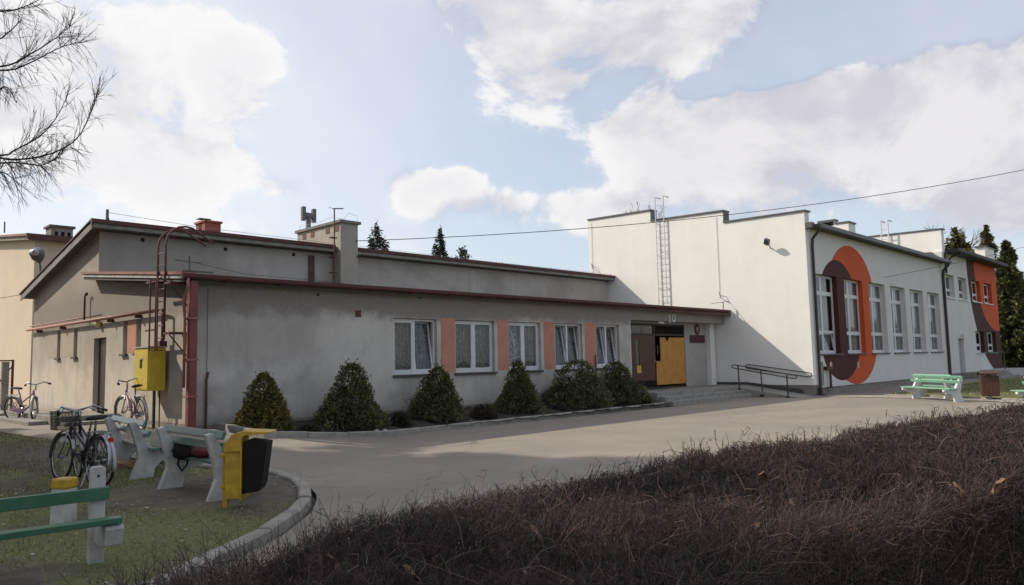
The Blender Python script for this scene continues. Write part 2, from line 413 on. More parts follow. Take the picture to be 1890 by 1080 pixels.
# ------------------------------------------------------------------ ground
XL = [(-60, 1.0), (3.0, 1.2), (5.0, 1.6), (5.45, 1.95), (5.95, 2.6), (6.7, 3.65), (7.5, 4.45), (8.3, 5.0), (9.3, 5.45), (10.2, 5.62), (10.9, 5.55), (11.6, 5.25), (12.6, 4.75), (14., 4.25), (16., 4.05), (20, 3.95), (30, 3.6), (60, 3.0)]
def xleft(y): return float(np.interp(y, [q[0] for q in XL], [q[1] for q in XL]))
def hp(x, y): return .33*ss((y-11)/4.5)*ss((10.2-x)/3.4) if x < 10.2 else 0.
def terrain(x, y):
    if x > 30.2 and y < 9.9: return .05
    if x < xleft(y): return hp(x, y)+.075*ss((xleft(y)-x)/.3)+.02*math.sin(x*1.7+y)*ss((xleft(y)-x)/2)
    if y < 3.7 and x < 30: return .04
    return hp(x, y)-.09
def grid_mesh(name, xs, ys, f, m, kind='structure'):
    V = [(x, y, f(x, y)) for y in ys for x in xs]; n = len(xs)
    F = [(j*n+i, j*n+i+1, (j+1)*n+i+1, (j+1)*n+i) for j in range(len(ys)-1) for i in range(n-1)]
    me = bpy.data.meshes.new(name); me.from_pydata(V, [], F); me.materials.append(m)
    for p in me.polygons: p.use_smooth = True
    o = bpy.data.objects.new(name, me); COL.objects.link(o); o['kind'] = kind
    return o
def ground_extra(n, co, c):
    s = n.sep(co)
    g = n.mix(n.mr(n.noise(co, 14, 5, .7), .3, .7), (.095, .105, .036), (.18, .18, .075))
    w = n.noise(co, .55, 6, .65)
    far = n.mr(s[0], 28, 31)
    k = n.mr(n.m('ADD', w, n.m('MULTIPLY', far, .25)), .40, .52)
    # worn earth by the benches and towards the hedge
    d = n.v('LENGTH', n.v('SUBTRACT', co, (4.6, 9.3, 0)))
    k = n.m('MULTIPLY', k, n.m('MAXIMUM', n.mr(n.m('ADD', d, n.m('MULTIPLY', w, 2.)), 2.0, 3.2), far))
    hd = n.mr(n.m('ADD', n.m('ADD', s[1], n.m('MULTIPLY', s[0], -.12)), n.m('MULTIPLY', w, 2.2)), 5.9, 7.0)
    k = n.m('MULTIPLY', k, n.m('MAXIMUM', hd, far))
    return n.mix(k, c, g)
M_ground = mat('worn_lawn', (.085, .066, .052), (.135, .11, .088), 5, .97, .03, 26, extra=ground_extra)
gx = sorted(set([-600, -300, -120, -60, -30, -15]+list(np.arange(-10, 12, .22).round(3))+list(np.arange(12, 34, 1.0))+[30.2, 30.25, 40, 60, 90, 150, 300, 700]))
gy = sorted(set([-600, -300, -120, -60, -20, -8]+list(np.arange(-3, 20, .22).round(3))+list(np.arange(20, 44, 1.0))+[9.9, 9.95, 60, 90, 150, 300, 700]))
grid_mesh('ground', gx, gy, terrain, M_ground)
def asph_extra(n, co, c):
    c = n.mix(n.mr(n.noise(co, 70, 3, .8), .35, .75, 0, .5), c, (.33, .285, .235))
    c = n.mix(n.mr(n.noise(n.scalev(co, (.5, 1.6, 1)), .9, 6, .62, 1.2), .45, .62, 0, .5), c, (.235, .205, .17))
    v = n.add('ShaderNodeTexVoronoi', feature='DISTANCE_TO_EDGE'); v.inputs['Scale'].default_value = .16
    n.l.new(n.v('ADD', co, n.scalev(n.noise(co, 1.2, 5, .6, out='Color'), (1.1, 1.1, 0))), v.inputs['Vector'])
    c = n.mix(n.mr(v.outputs['Distance'], .0004, .0024, .45, 0), c, (.06, .052, .045))
    spk = n.add('ShaderNodeTexVoronoi'); spk.inputs['Scale'].default_value = 1.6; n.l.new(n.scalev(co, (1, 1, 0)), spk.inputs['Vector'])
    c = n.mix(n.mr(spk.outputs['Distance'], .012, .03, .5, 0), c, (.42, .37, .30))
    pt = n.add('ShaderNodeTexVoronoi'); pt.inputs['Scale'].default_value = .22; n.l.new(n.v('ADD', n.scalev(co, (1, 1.6, 0)), n.scalev(n.noise(co, .8, 3, .5, out='Color'), (.5, .5, 0))), pt.inputs['Vector'])
    c = n.mix(n.mr(n.sep(pt.outputs['Color'])[0], .62, .66, 0, .22), c, (.16, .14, .12))
    oil = n.noise(co, 1.7, 4, .6); c = n.mix(n.mr(oil, .62, .74, 0, .4), c, (.13, .112, .095))
    # chalk-pale scuffs
    sc = n.noise(n.scalev(co, (.35, 2.2, 1)), 1.3, 7, .7, 2.0)
    return n.mix(n.mr(sc, .66, .72, 0, .35), c, (.40, .35, .29))
M_asph = mat('worn_asphalt', (.27, .232, .192), (.21, .18, .152), .7, .93, .005, 90, extra=asph_extra)
def pavement():
    b = MB(); ys = list(np.arange(3.7, 13.8, .25))+list(np.arange(13.8, 40.1, .4))
    def xr(y): return 10.3 if y < 13.8 else (6.95 if y < 15.8 else 6.7 if y < 28.2 else 7.9)
    K = 12; rows = []
    for y in ys:
        a, c = xleft(y)+.05, xr(y)
        rows.append(len(b.v)); b.v += [(a+(c-a)*i/K, y, hp(a+(c-a)*i/K, y)+.002) for i in range(K+1)]
    for i in range(len(ys)-1):
        for j in range(K): b.f.append((rows[i]+j, rows[i]+j+1, rows[i+1]+j+1, rows[i+1]+j))
    o = b.build('path', M_asph); o['kind'] = 'structure'
    q = MB()
    q.quad((10.3, 3.7, .002), (26.4, 3.7, .002), (27.15, 5, .002), (28.8, 8.3, .002), (28.85, 11.6, .002), (28.85, 13.55, .002), (10.3, 13.8, .002))
    q.quad((21.6, 13.75, .002), (29.2, 13.5, .002), (29.2, 16.6, .002), (21.6, 16.6, .002))
    q.quad((28.85, 11.6, .002), (29.4, 11.6, .002), (29.4, 13.55, .002), (28.85, 13.55, .002))
    o = q.build('asphalt_yard', M_asph); o['kind'] = 'structure'
    sp = MB(); sp.quad((.9, 2.0, .045), (6.0, 2.0, .045), (5.0, 4.3, .045), (3.0, 5.0, .045), (2.2, 5.35, .045), (1.75, 5.1, .045)); o = sp.build('hedge_soil', M_soil); o['kind'] = 'structure'
    w = MB(); w.quad((28.85, 9.9, .012), (62, 9.9, .012), (62, 12.3, .012), (28.85, 12.3, .012)); o = w.build('pavement', M_asph); o['kind'] = 'structure'
    M_pale = mat('pale_concrete_paving', (.36, .32, .27), (.30, .265, .225), 3, .9, .003, 60)
    w = MB(); w.quad((26.4, 3.5, .016), (27.7, 3.0, .016), (28.5, 5.2, .016), (29.9, 8.0, .016), (30.2, 9.9, .016), (30.2, 11.0, .016), (28.8, 11.9, .016), (28.8, 8.3, .016), (27.15, 5, .016))
    o = w.build('concrete_apron', M_pale); o['kind'] = 'structure'
pavement()
def kerb_line(pts, width, top, label_name='kerb', step=.98, base=-.12, side=1):
    """separate kerb stones laid along a polyline"""
    root = bpy.data.objects.new(label_name, None); COL.objects.link(root); root['kind'] = 'structure'
    P = [Vector((x, y, 0)) for x, y in pts]; L = [0]
    for a, b in zip(P, P[1:]): L.append(L[-1]+(b-a).length)
    def pt(s):
        for i in range(len(P)-1):
            if s <= L[i+1]+1e-9: return P[i].lerp(P[i+1], (s-L[i])/(L[i+1]-L[i]))
        return P[-1]
    k = int(L[-1]/step); st = L[-1]/k
    for i in range(k):
        a, b = pt(i*st+.006), pt((i+1)*st-.006); t = (b-a).normalized(); nn = Vector((-t.y, t.x, 0))*width*side
        j = random.uniform(-.008, .008)
        za, zb = top(a.x, a.y)+j, top(b.x, b.y)+j
        m = MB(); c = .018
        prof = lambda p, z: [p+Vector((0, 0, base)), p+Vector((0, 0, z-c)), p+nn*.15+Vector((0, 0, z)), p+nn*.85+Vector((0, 0, z)), p+nn+Vector((0, 0, z-c)), p+nn+Vector((0, 0, base))]
        A, B = prof(a, za), prof(b, zb); n6 = 6; m.v = [tuple(q) for q in A+B]
        m.f = [tuple(range(5, -1, -1)), tuple(range(6, 12))]+[(q, (q+1) % 6, 6+(q+1) % 6, 6+q) for q in range(6)]
        o = m.build('kerb_stone', M_kerb, root)
    return root
M_kerb = mat('kerb_concrete', (.33, .305, .27), (.23, .215, .19), 4, .92, .004, 70)
yk = lambda x: 13.72+.02*(x-7.2)
kerb_line([(7.1, 15.75), (7.05, 14.3), (7.25, yk(7.2)), (9, yk(9)), (12, yk(12)), (16, yk(16)), (20, yk(20)), (21.9, yk(21.9))], .12, lambda x, y: hp(x, y)+.125, side=1)
kerb_line([(x, y) for y, x in [(y, xleft(y)) for y in (5.0, 5.45, 5.95, 6.3, 6.7, 7.1, 7.5, 7.9, 8.3, 8.8, 9.3, 9.8, 10.2, 10.6, 10.9, 11.3, 11.6, 12.1, 12.6)]], .15, lambda x, y: hp(x, y)+.10, step=.8, side=1)
kerb_line([(30.2, 9.9), (29.9, 8.0), (28.5, 5.2), (27.7, 3.0)], .1, lambda x, y: .07, side=-1)
# flower bed
bed = grid_mesh('flower_bed', list(np.linspace(7.12, 21.9, 90)), list(np.linspace(13.8, 15.9, 14)), lambda x, y: .09+.24*ss((y-13.9)/1.9)+.02*math.sin(x*5.1+y*3)+.015*math.sin(x*13-y*7), M_soil)
def bedz(x, y): return .09+.24*ss((y-13.9)/1.9)
# ------------------------------------------------------------------ windows
def casement(parent, ax, val, u0, u1, z0, z1, d, cols, rows, tilt=(), frame_m=None, glass_back=None, sill=True, fw=.055, sgn=1, sillm=None, sashes=True, curtain=True, inner=None, mull=None):
    """window set at depth d in an opening; cols/rows = lists of inner divisions (fractions)."""
    fm = frame_m or M_pvc
    P = (lambda u, dd, z: (u, val+dd*sgn, z)) if ax == 1 else (lambda u, dd, z: (val+dd*sgn, u, z))
    def bx(b, ua, da, za, ub, db, zb):
        p, q = P(ua, da, za), P(ub, db, zb)
        b.box(min(p[0], q[0]), min(p[1], q[1]), min(p[2], q[2]), max(p[0], q[0]), max(p[1], q[1]), max(p[2], q[2])); return b
    f = MB(); t = .07
    bx(f, u0+.004, d, z0+.004, u0+fw, d+t, z1-.004); bx(f, u1-fw, d, z0+.004, u1-.004, d+t, z1-.004)
    bx(f, u0+fw, d, z0+.004, u1-fw, d+t, z0+fw+.035); bx(f, u0+fw, d, z1-fw, u1-fw, d+t, z1-.004)
    ucuts = [u0+fw]+[u0+(u1-u0)*c for c in cols]+[u1-fw]; zcuts = [z0+fw+.035]+[z0+(z1-z0)*c for c in rows]+[z1-fw]
    mw = mull or .028
    for c in ucuts[1:-1]: bx(f, c-mw, d+.002, zcuts[0], c+mw, d+t, zcuts[-1])
    for c in zcuts[1:-1]:
        for i in range(len(ucuts)-1):
            ua = ucuts[i]+(mw if i else 0); ub = ucuts[i+1]-(mw if i < len(ucuts)-2 else 0)
            bx(f, ua, d+.004, c-.035, ub, d+t-.004, c+.035)
    win = f.build('window', fm, parent)
    k = 0
    for i in range(len(ucuts)-1):
        for j in range(len(zcuts)-1):
            a = ucuts[i]+(mw if i else 0)+.003; c = ucuts[i+1]-(mw if i < len(ucuts)-2 else 0)-.003
            e = zcuts[j]+(.035 if j else 0)+.003; g = zcuts[j+1]-(.035 if j < len(zcuts)-2 else 0)-.003
            sw = .042
            sh = MB(); td = math.tan(R(8)) if (i, j) in tilt else 0
            def Q(u, dd, z): return P(u, d+.006+dd+td*(z-e), z)
            for (ua, za, ub, zb) in ((a, e, a+sw, g), (c-sw, e, c, g), (a+sw, e, c-sw, e+sw), (a+sw, g-sw, c-sw, g)):
                kk = len(sh.v); sh.v += [Q(ua, 0, za), Q(ub, 0, za), Q(ub, .05, za), Q(ua, .05, za), Q(ua, 0, zb), Q(ub, 0, zb), Q(ub, .05, zb), Q(ua, .05, zb)]
                sh.f += [tuple(kk+q for q in w) for w in ((3, 2, 1, 0), (4, 5, 6, 7), (0, 1, 5, 4), (1, 2, 6, 5), (2, 3, 7, 6), (3, 0, 4, 7))]
            if sashes: sh.build('sash', fm, win)
            pn = MB(); y = .022; s_ = sw-.006 if sashes else -.002
            pn.quad(Q(a+s_, y, e+s_), Q(c-s_, y, e+s_), Q(c-s_, y, g-s_), Q(a+s_, y, g-s_))
            pn.build('pane', M_glass, win)
    if curtain:
        for i in range(len(ucuts)-1):
            q = MB(); a, c = ucuts[i]-.01, ucuts[i+1]+.01; N = 26; k = 0
            cm = curtain if not isinstance(curtain, (list, tuple)) else curtain[i % len(curtain)]
            if cm is None: continue
            dd = .22 if tilt else .13
            for s in range(N):
                f1, f2 = s/N, (s+1)/N; w = lambda x: dd+.018*math.sin(x*40+i)+.01*math.sin(x*17)
                q.quad(P(a+(c-a)*f1, d+w(f1), z0), P(a+(c-a)*f2, d+w(f2), z0), P(a+(c-a)*f2, d+w(f2), z1-.05), P(a+(c-a)*f1, d+w(f1), z1-.05))
            q.build('curtain', cm if cm is not True else M_lace, win)
    if sill:
        s = MB(); bx(s, u0-.05, -.07, z0-.055, u1+.05, d+.02, z0-.002); s.build('window_sill', sillm or M_sill, win)
    return win
def room(parent, x0, y0, z0, x1, y1, z1, m=None):
    """plain dark interior behind windows"""
    b = MB().box(x0, y0, z0, x1, y1, z1); return b.build('interior', m or M_room, parent)
M_room = mat('dim_interior', (.035, .033, .03), None, rough=.9)
# ------------------------------------------------------------------ grey school building
G = empty('school_building', (6.65, 15.85, 0), 'low grey plastered school wing with red tin edges and peach panels between white windows', 'building')
YF = 15.85; XG = 6.65; XW = 29.2
WIN = [(11.88, 13.33), (14.0, 15.53), (16.12, 17.55), (18.25, 19.62), (20.38, 21.68)]
def rz(y): return 3.53+.098*(y-15.6)       # lean-to roof surface
holes = [(a, b, 1.29, 2.78) for a, b in WIN]+[(22.34, XW, -.2, 2.99)]
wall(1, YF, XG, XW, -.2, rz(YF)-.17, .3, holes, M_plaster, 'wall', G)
# gable of the low front part and of the high rear part in one plane
ur = lambda y: 5.50-.205*(y-21.6)
slits = [(a, a+.30, 1.98, 2.78) for a in (18.72, 19.62, 23.50, 25.08)]
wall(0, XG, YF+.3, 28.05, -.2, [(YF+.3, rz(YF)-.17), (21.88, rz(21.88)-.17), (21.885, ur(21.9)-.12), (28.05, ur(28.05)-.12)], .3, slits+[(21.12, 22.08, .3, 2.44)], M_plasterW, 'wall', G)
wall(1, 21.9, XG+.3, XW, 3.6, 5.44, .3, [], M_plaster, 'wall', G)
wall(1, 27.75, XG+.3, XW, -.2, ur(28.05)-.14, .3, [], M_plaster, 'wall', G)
# front room lining keeps light out of the block
room(G, XG+.5, YF+.62, .3, 22.3, 21.7, 3.3)
def slab(pts, ext, m, name, parent, bevel=0): return MB().prism(pts, ext).build(name, m, parent, bevel)
# lean-to roof: slab + felt + red tin eave
slab([(6.36, 15.62, rz(15.62)-.16), (6.36, 22.1, rz(22.1)-.16), (6.36, 22.1, rz(22.1)), (6.36, 15.62, rz(15.62))], (XW-6.36, 0, 0), M_felt, 'roof', G)
slab([(6.30, 15.60, rz(15.6)-.01), (6.30, 22.2, rz(22.2)-.01), (6.30, 22.2, rz(22.2)+.05), (6.30, 15.60, rz(15.6)+.05)], (.30, 0, 0), M_redlit, 'roof_verge', G)
slab([(6.33, 15.62, rz(15.62)-.09), (6.33, 22.12, rz(22.12)-.09), (6.33, 22.12, rz(22.12)-.02), (6.33, 15.62, rz(15.62)-.02)], (.03, 0, 0), M_concL, 'verge_board', G)
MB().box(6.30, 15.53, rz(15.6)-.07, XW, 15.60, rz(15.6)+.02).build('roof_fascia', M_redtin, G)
MB().box(6.60, 15.80, rz(15.8)-.175, XW, 15.848, rz(15.8)-.165).build('eave_soffit', M_concL, G)
g = MB(); gy_, gz_ = 15.47, rz(15.6)-.04
for s in range(8):
    a, b = math.pi+math.pi*s/8, math.pi+math.pi*(s+1)/8
    p = lambda t, x, r=.06: (x, gy_+r*math.cos(t), gz_+r*math.sin(t))
    g.quad(p(a, 6.3), p(b, 6.3), p(b, 28.9), p(a, 28.9))
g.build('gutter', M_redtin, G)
for i in range(18):
    x = 7.2+i*1.25
    MB().box(x, 15.42, gz_-.075, x+.03, 15.62, gz_-.062).build('gutter_bracket', M_redtin, G)
# canopy face over the entrance
MB().prism([(17.5, 15.525, rz(15.6)-.105), (XW-.01, 15.525, rz(15.6)-.105), (XW-.01, 15.525, rz(15.6)-.23), (24.5, 15.525, rz(15.6)-.19)], (0, .073, 0)).build('canopy_fascia', M_redtin, G)
# upper roof
slab([(6.38, 21.55, ur(21.55)-.12), (6.38, 28.5, ur(28.5)-.12), (6.38, 28.5, ur(28.5)+.02), (6.38, 21.55, ur(21.55)+.02)], (XW-6.38, 0, 0), M_felt, 'roof', G)
slab([(6.32, 21.5, ur(21.5)+.015), (6.32, 28.55, ur(28.55)+.015), (6.32, 28.55, ur(28.55)+.055), (6.32, 21.5, ur(21.5)+.055)], (.26, 0, 0), M_redtin, 'roof_verge', G)
slab([(6.35, 21.55, ur(21.55)-.20), (6.35, 28.5, ur(28.5)-.20), (6.35, 28.5, ur(28.5)-.02), (6.35, 21.55, ur(21.55)-.02)], (.028, 0, 0), M_conc, 'verge_board', G)
MB().box(6.32, 21.44, ur(21.5)-.06, 13.72, 21.545, ur(21.5)+.05).build('roof_fascia', M_redtin, G)
MB().box(14.6, 21.44, ur(21.5)-.06, XW, 21.545, ur(21.5)+.05).build('roof_fascia', M_redtin, G)
MB().box(6.38, 21.5, ur(21.5)-.17, 13.72, 21.88, ur(21.5)-.065).build('eave_board', M_conc, G)
MB().box(14.6, 21.5, ur(21.5)-.17, XW, 21.88, ur(21.5)-.065).build('eave_board', M_conc, G)
# front windows and peach panels
tl = [((0, 0), (1, 0)), (), (), ((0, 0), (1, 0)), ((0, 0), (1, 0))]
cur = [M_lace, M_lace, (M_laceB, M_lace), M_lace, M_lace]
for (a, b), t, c in zip(WIN, tl, cur):
    casement(G, 1, YF, a, b, 1.30, 2.775, .10, [.5], [], t if a > 12 else ((1, 0),), curtain=c, mull=.035)
M_chairbits = M_pvc
for a, b in ((13.48, 13.98), (15.66, 16.10), (17.70, 18.22), (19.76, 20.35)):
    MB().box(a, YF-.006, 1.33, b, YF+.02, 2.83).build('painted_panel', M_peach, G)
# gable slit windows and peach infill between them
for a, b, c, e in slits:
    casement(G, 0, XG, a, b, c, e, .14, [], [], sill=True, curtain=False, fw=.04, frame_m=M_plinth, sashes=False)
MB().box(XG-.006, 19.04, 2.0, XG+.02, 19.60, 2.77).build('painted_panel', M_peach, G)
MB().box(XG-.006, 23.82, 2.0, XG+.02, 25.06, 2.77).build('painted_panel', mat('faded_plaster_patch', (.42, .35, .27), (.38, .33, .27), 3, .9), G)
MB().box(XG-.006, 25.40, 2.0, XG+.02, 26.4, 2.77).build('painted_panel', MATS['faded_plaster_patch'], G)
# side door, deep in its recess
d = MB().box(XG+.12, 21.14, .33, XG+.17, 22.06, 2.42).build('door', mat('dark_maroon_door', (.045, .018, .016), (.03, .014, .012), 4, .5), G)
MB().box(XG+.05, 21.2, 1.25, XG+.118, 21.23, 1.42).build('handle', M_chrome, d)
# base band and vents
MB().box(XG+.05, YF-.012, -.2, 22.34, YF-.002, .40).build('plinth', M_plinth, G)
MB().box(XG-.012, YF-.0, -.2, XG-.002, 28.0, .43).build('plinth', M_plinth, G)
def vent(axis, val, px, py, r=.055, mm=None):
    p = at(axis, val, px, py); b = MB()
    if axis == 1: b.box(p.x-r, val-.012, p.z-r, p.x+r, val+.02, p.z+r)
    return b.build('wall_vent', mm or M_black, G)
vent(1, YF, 661, 579, .085, M_rust)
for q in ((263, 443), (416, 460), (542, 470)): vent(1, 21.9, q[0], q[1], .05)
for q in ((587, 544), (775, 549), (921, 552), (1015, 560), (1120, 565)): vent(1, YF, q[0], q[1], .03)
p = at(1, 21.9, 574, 472); q = at(1, 21.9, 574, 516)
MB().box(p.x-.10, 21.84, q.z-.05, p.x+.10, 21.895, p.z).build('rusted_duct', mat('rusty_duct', (.07, .035, .03), (.11, .08, .07), 6, .8), G)
# entrance: back wall, doors, plates
YB = 16.5
wall(1, YB, 22.0, 28.9, .3, 3.25, .25, [(23.2, 27.06, .3, 2.93)], mat('pale_entrance_plaster', (.42, .39, .37), (.36, .34, .325), 1.2, .9), 'wall', G)
MB().box(22.36, YF+.3, 2.99, 29.19, YB, 3.05).build('porch_ceiling', MATS['pale_entrance_plaster'], G)
MB().box(28.72, 16.28, .4, 29.1, 16.49, 3.10).build('pilaster', M_white, G)
MB().box(22.34, YF-.004, .42, 22.375, YF+.31, 2.985).build('corner_strip', M_pvc, G)
room(G, 22.6, YB+1.6, .3, 28.8, 21.6, 3.2, M_black)
MB().box(22.6, YB+.3, .3, 28.8, YB+1.55, .44).build('hall_floor', M_dark, G)
fr = MB(); zb = .50
for x in (23.2, 24.86, 26.99): fr.box(x, YB+.02, zb, x+.07, YB+.10, 2.93)
for z in (2.47, 2.86): fr.box(23.27, YB+.025, z, 24.86, YB+.095, z+.07).box(24.93, YB+.025, z, 26.99, YB+.095, z+.07)
fr.box(23.2, YB+.0, .42, 27.06, YB+.12, zb)
ent = fr.build('entrance_frame', mat('dark_door_frame', (.030, .014, .012), None, rough=.5), G)
tr = MB()
for a, b in ((23.29, 24.05), (24.09, 24.84)): tr = MB().box(a, YB+.05, 2.55, b, YB+.058, 2.85); tr.build('pane', M_glass, ent)
MB().box(24.95, YB+.05, 2.55, 26.97, YB+.06, 2.85).build('transom_panel', M_blackpl, ent)
# brown leaf with its narrow window, standing a little open
dr = MB(); dx0, dx1 = 23.29, 24.82; yb = YB-.02
dr.box(dx0, yb, zb+.02, dx0+.28, yb+.045, 2.46).box(dx0+.50, yb, zb+.02, dx1, yb+.045, 2.46).box(dx0+.28, yb, zb+.02, dx0+.50, yb+.045, 1.38).box(dx0+.28, yb, 2.28, dx0+.50, yb+.045, 2.46)
door = dr.build('door', M_woodbrown, G, bevel=.004)
MB().box(dx0+.282, yb+.015, 1.382, dx0+.498, yb+.03, 2.278).build('pane', M_glass, door)
MB().box(dx0+.30, yb-.004, 1.05, dx0+.58, yb-.001, 1.33).build('poster', mat('yellow_poster', (.62, .36, .08), None, rough=.6), door)
MB().box(dx0, yb-.006, zb+.02, dx1, yb-.001, zb+.25).build('kick_plate', M_blackpl, door)
MB().box(dx1-.12, yb-.05, 1.45, dx1-.08, yb-.01, 1.55).build('handle', M_chrome, door)
# chipboard with an upstand at the left
bd = MB().prism([(24.90, YB-.03, .56), (26.97, YB-.03, .56), (26.97, YB-.03, 2.40), (25.21, YB-.03, 2.40), (25.21, YB-.03, 1.48), (24.90, YB-.03, 1.48)], (0, .03, 0)).build('board', M_board, G)
MB().prism([(25.55, YB-.036, 2.40), (25.86, YB-.036, 2.40), (25.72, YB-.036, 2.24)], (0, .004, 0)).build('notch', M_blackpl, bd)
MB().box(25.02, YB-.02, 1.75, 25.04, YB+.0, 2.1).build('door_pull', M_chrome, G)
# red plate and oval emblem plate
pa, pb = at(1, YB, 1272.5, 618.5), at(1, YB, 1301, 633)
MB().box(pa.x, YB-.03, pb.z, pb.x-.05, YB-.002, pa.z).build('name_plate', M_maroon, G)
ec = at(1, YB, 1286, 608)
ov = MB(); pts = [(ec.x+.20*math.cos(t*math.pi/16), YB-.03, ec.z+.235*math.sin(t*math.pi/16)) for t in range(32)]; ov.prism(pts, (0, .028, 0))
em = ov.build('emblem_plate', M_maroon, G)
ew = MB()   # pale spread-winged bird relief
bird = [(0, .14), (.03, .11), (.03, .07), (.08, .10), (.11, .05), (.10, -.02), (.06, -.06), (.04, -.02), (.035, -.09), (.05, -.13), (0, -.15), (-.05, -.13), (-.035, -.09), (-.04, -.02), (-.06, -.06), (-.10, -.02), (-.11, .05), (-.08, .10), (-.03, .07), (-.03, .11)]
ew.prism([(ec.x+x, YB-.038, ec.z+z) for x, z in bird], (0, .007, 0)); ew.build('emblem_bird', M_emb, em)
# house number 10 on the lintel
n1 = at(1, YF, 1234, 587); n0 = at(1, YF, 1243, 587.5)
b = MB(); x, z = n1.x, n1.z; b.prism([(x+.02, YF-.02, z-.15), (x+.10, YF-.02, z-.15), (x+.10, YF-.02, z+.15), (x+.03, YF-.02, z+.15), (x-.06, YF-.02, z+.08), (x-.06, YF-.02, z+.04), (x+.02, YF-.02, z+.07)], (0, .018, 0)); b.box(x-.05, YF-.02, z-.17, x+.16, YF-.002, z-.145)
b.build('numeral_one', M_galv, G)
b = MB(); x, z = n0.x, n0.z; N = 20
for i in range(N):
    a, c = 2*math.pi*i/N, 2*math.pi*(i+1)/N
    P4 = [(x+.14*math.cos(a), YF-.02, z+.17*math.sin(a)), (x+.14*math.cos(c), YF-.02, z+.17*math.sin(c)), (x+.055*math.cos(c), YF-.02, z+.09*math.sin(c)), (x+.055*math.cos(a), YF-.02, z+.09*math.sin(a))]
    b.prism(P4, (0, .018, 0))
b.build('numeral_zero', M_galv, G)
lp = at(1, YF, 1218, 596); MB().box(lp.x-.18, YF-.08, lp.z-.03, lp.x+.18, YF-.002, lp.z+.04).build('porch_lamp', M_galv, G, bevel=.01)
# red pipes of the gable
pz = 2.93
gp = MB(); gp.tube([(XG-.13, 28.25, 2.93), (XG-.13, 17.42, 2.90)], .042, 8).tube([(XG-.07, 28.2, 3.05), (XG-.07, 21.3, 3.03)], .018, 6)
gp.build('gas_pipe', M_redlit, G, smooth=True)
for y in (27, 24.6, 20.6, 18.7): MB().box(XG-.16, y, 2.80, XG-.002, y+.05, 2.885).build('pipe_bracket', M_rust, G)
q = at(0, XG, 163, 585); MB().tube([(XG-.1, q.y, 2.95), (XG-.1, q.y, 3.6), (XG-.1, q.y-.06, 3.68), (XG-.1, q.y-.14, 3.70), (XG-.1, q.y-.2, 3.62)], .025, 8).build('vent_pipe', M_rust, G, smooth=True)
# downpipe of the low eave (thick box and slim pipe)
MB().box(6.45, 15.50, .3, 6.62, 15.66, rz(15.6)-.12).build('downpipe', M_redpipe, G, bevel=.02)
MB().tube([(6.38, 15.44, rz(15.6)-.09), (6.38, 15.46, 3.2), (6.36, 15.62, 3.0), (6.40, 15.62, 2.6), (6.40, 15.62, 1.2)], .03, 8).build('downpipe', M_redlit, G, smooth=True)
for z in (1.0, 1.75, 2.6): MB().box(6.43, 15.48, z, 6.64, 15.78, z+.035).build('pipe_bracket', M_redlit, G)
q = at(1, YF, 378, 690); MB().tube([(q.x, YF-.08, .25), (q.x, YF-.08, 1.35), (q.x+.05, YF-.05, 1.5)], .028, 7).tube([(q.x+.03, YF-.03, 1.4), (q.x+.03, YF-.03, 3.3)], .006, 5).build('cable_conduit', M_rust, G)
q = at(1, YF, 1098, 690); MB().tube([(q.x, YF-.05, .3), (q.x, YF-.05, 1.75)], .022, 7).build('cable_conduit', M_rust, G)
# small round lamp by the side door
lq = at(0, XG, 186, 598)
lb = MB(); 
for i in range(5):
    r0, r1 = .10*math.cos(i*math.pi/10), .10*math.cos((i+1)*math.pi/10)
lb.tube([(XG-.02, lq.y, lq.z), (XG-.07, lq.y, lq.z), (XG-.12, lq.y, lq.z), (XG-.15, lq.y, lq.z)], [.085, .10, .075, .02], 12)
lb.build('wall_lamp', mat('yellowed_lamp_glass', (.62, .55, .25), None, rough=.3), G, smooth=True)
# big ventilation stack
X0 = 13.84
ce = at(0, X0, 549, 434)
MB().box(X0, 21.35, 3.9, 14.52, ce.y, 6.33).build('chimney_stack', mat('stack_plaster', (.40, .36, .31), (.33, .30, .26), 1.3, .9, .004, 50), G)
MB().box(X0-.07, 21.27, 6.33, 14.60, ce.y+.08, 6.42).build('chimney_cap', M_plinth, G)
for px in (562, 577, 605, 622):
    y = at(0, X0, px, 440).y
    if y > 21.5: MB().box(X0-.01, y-.12, 6.05, X0+.02, y+.12, 6.25).build('flue_opening', M_rust, G)
for i, px in enumerate((555, 580, 600, 622)):
    a = at(0, X0+.3, px, 420)
# lightning conductor wires on the roof edges
w = MB(); w.tube([(6.7, 21.5, 5.78), (9.2, 21.5, 5.66), (13.7, 21.4, 5.60)], .006, 4)
w.tube([(14.6, 21.45, 5.62), (20, 21.45, 5.58), (29.0, 21.5, 5.62)], .005, 4); w.build('lightning_wire', M_wireL, G)
for x in (6.75, 15.6, 18.6, 21.6, 24.6, 28.9): MB().tube([(x, 21.5, 5.50), (x, 21.5, 5.64)], .012, 5).build('wire_holder', M_dark, G)
pa = at(1, 21.5, 185, 396); MB().box(6.68, 21.48, 5.5, 6.74, 21.54, 5.86).build('wire_post', M_dark, G)
w = MB(); w.tube([(6.2, 15.7, 3.83), (6.75, 15.7, 3.80)], .012, 5).tube([(6.5, 15.7, 3.55), (6.5, 15.7, 3.93)], .022, 6).box(6.35, 15.66, 3.60, 7.0, 15.74, 3.63); w.build('wire_post', M_dark, G)
w = MB(); w.tube([(6.5, 15.7, 3.82), (8.5, 17.4, 3.86), (13.5, 20.6, 4.2)], .006, 4); w.build('lightning_wire', M_wire, G)
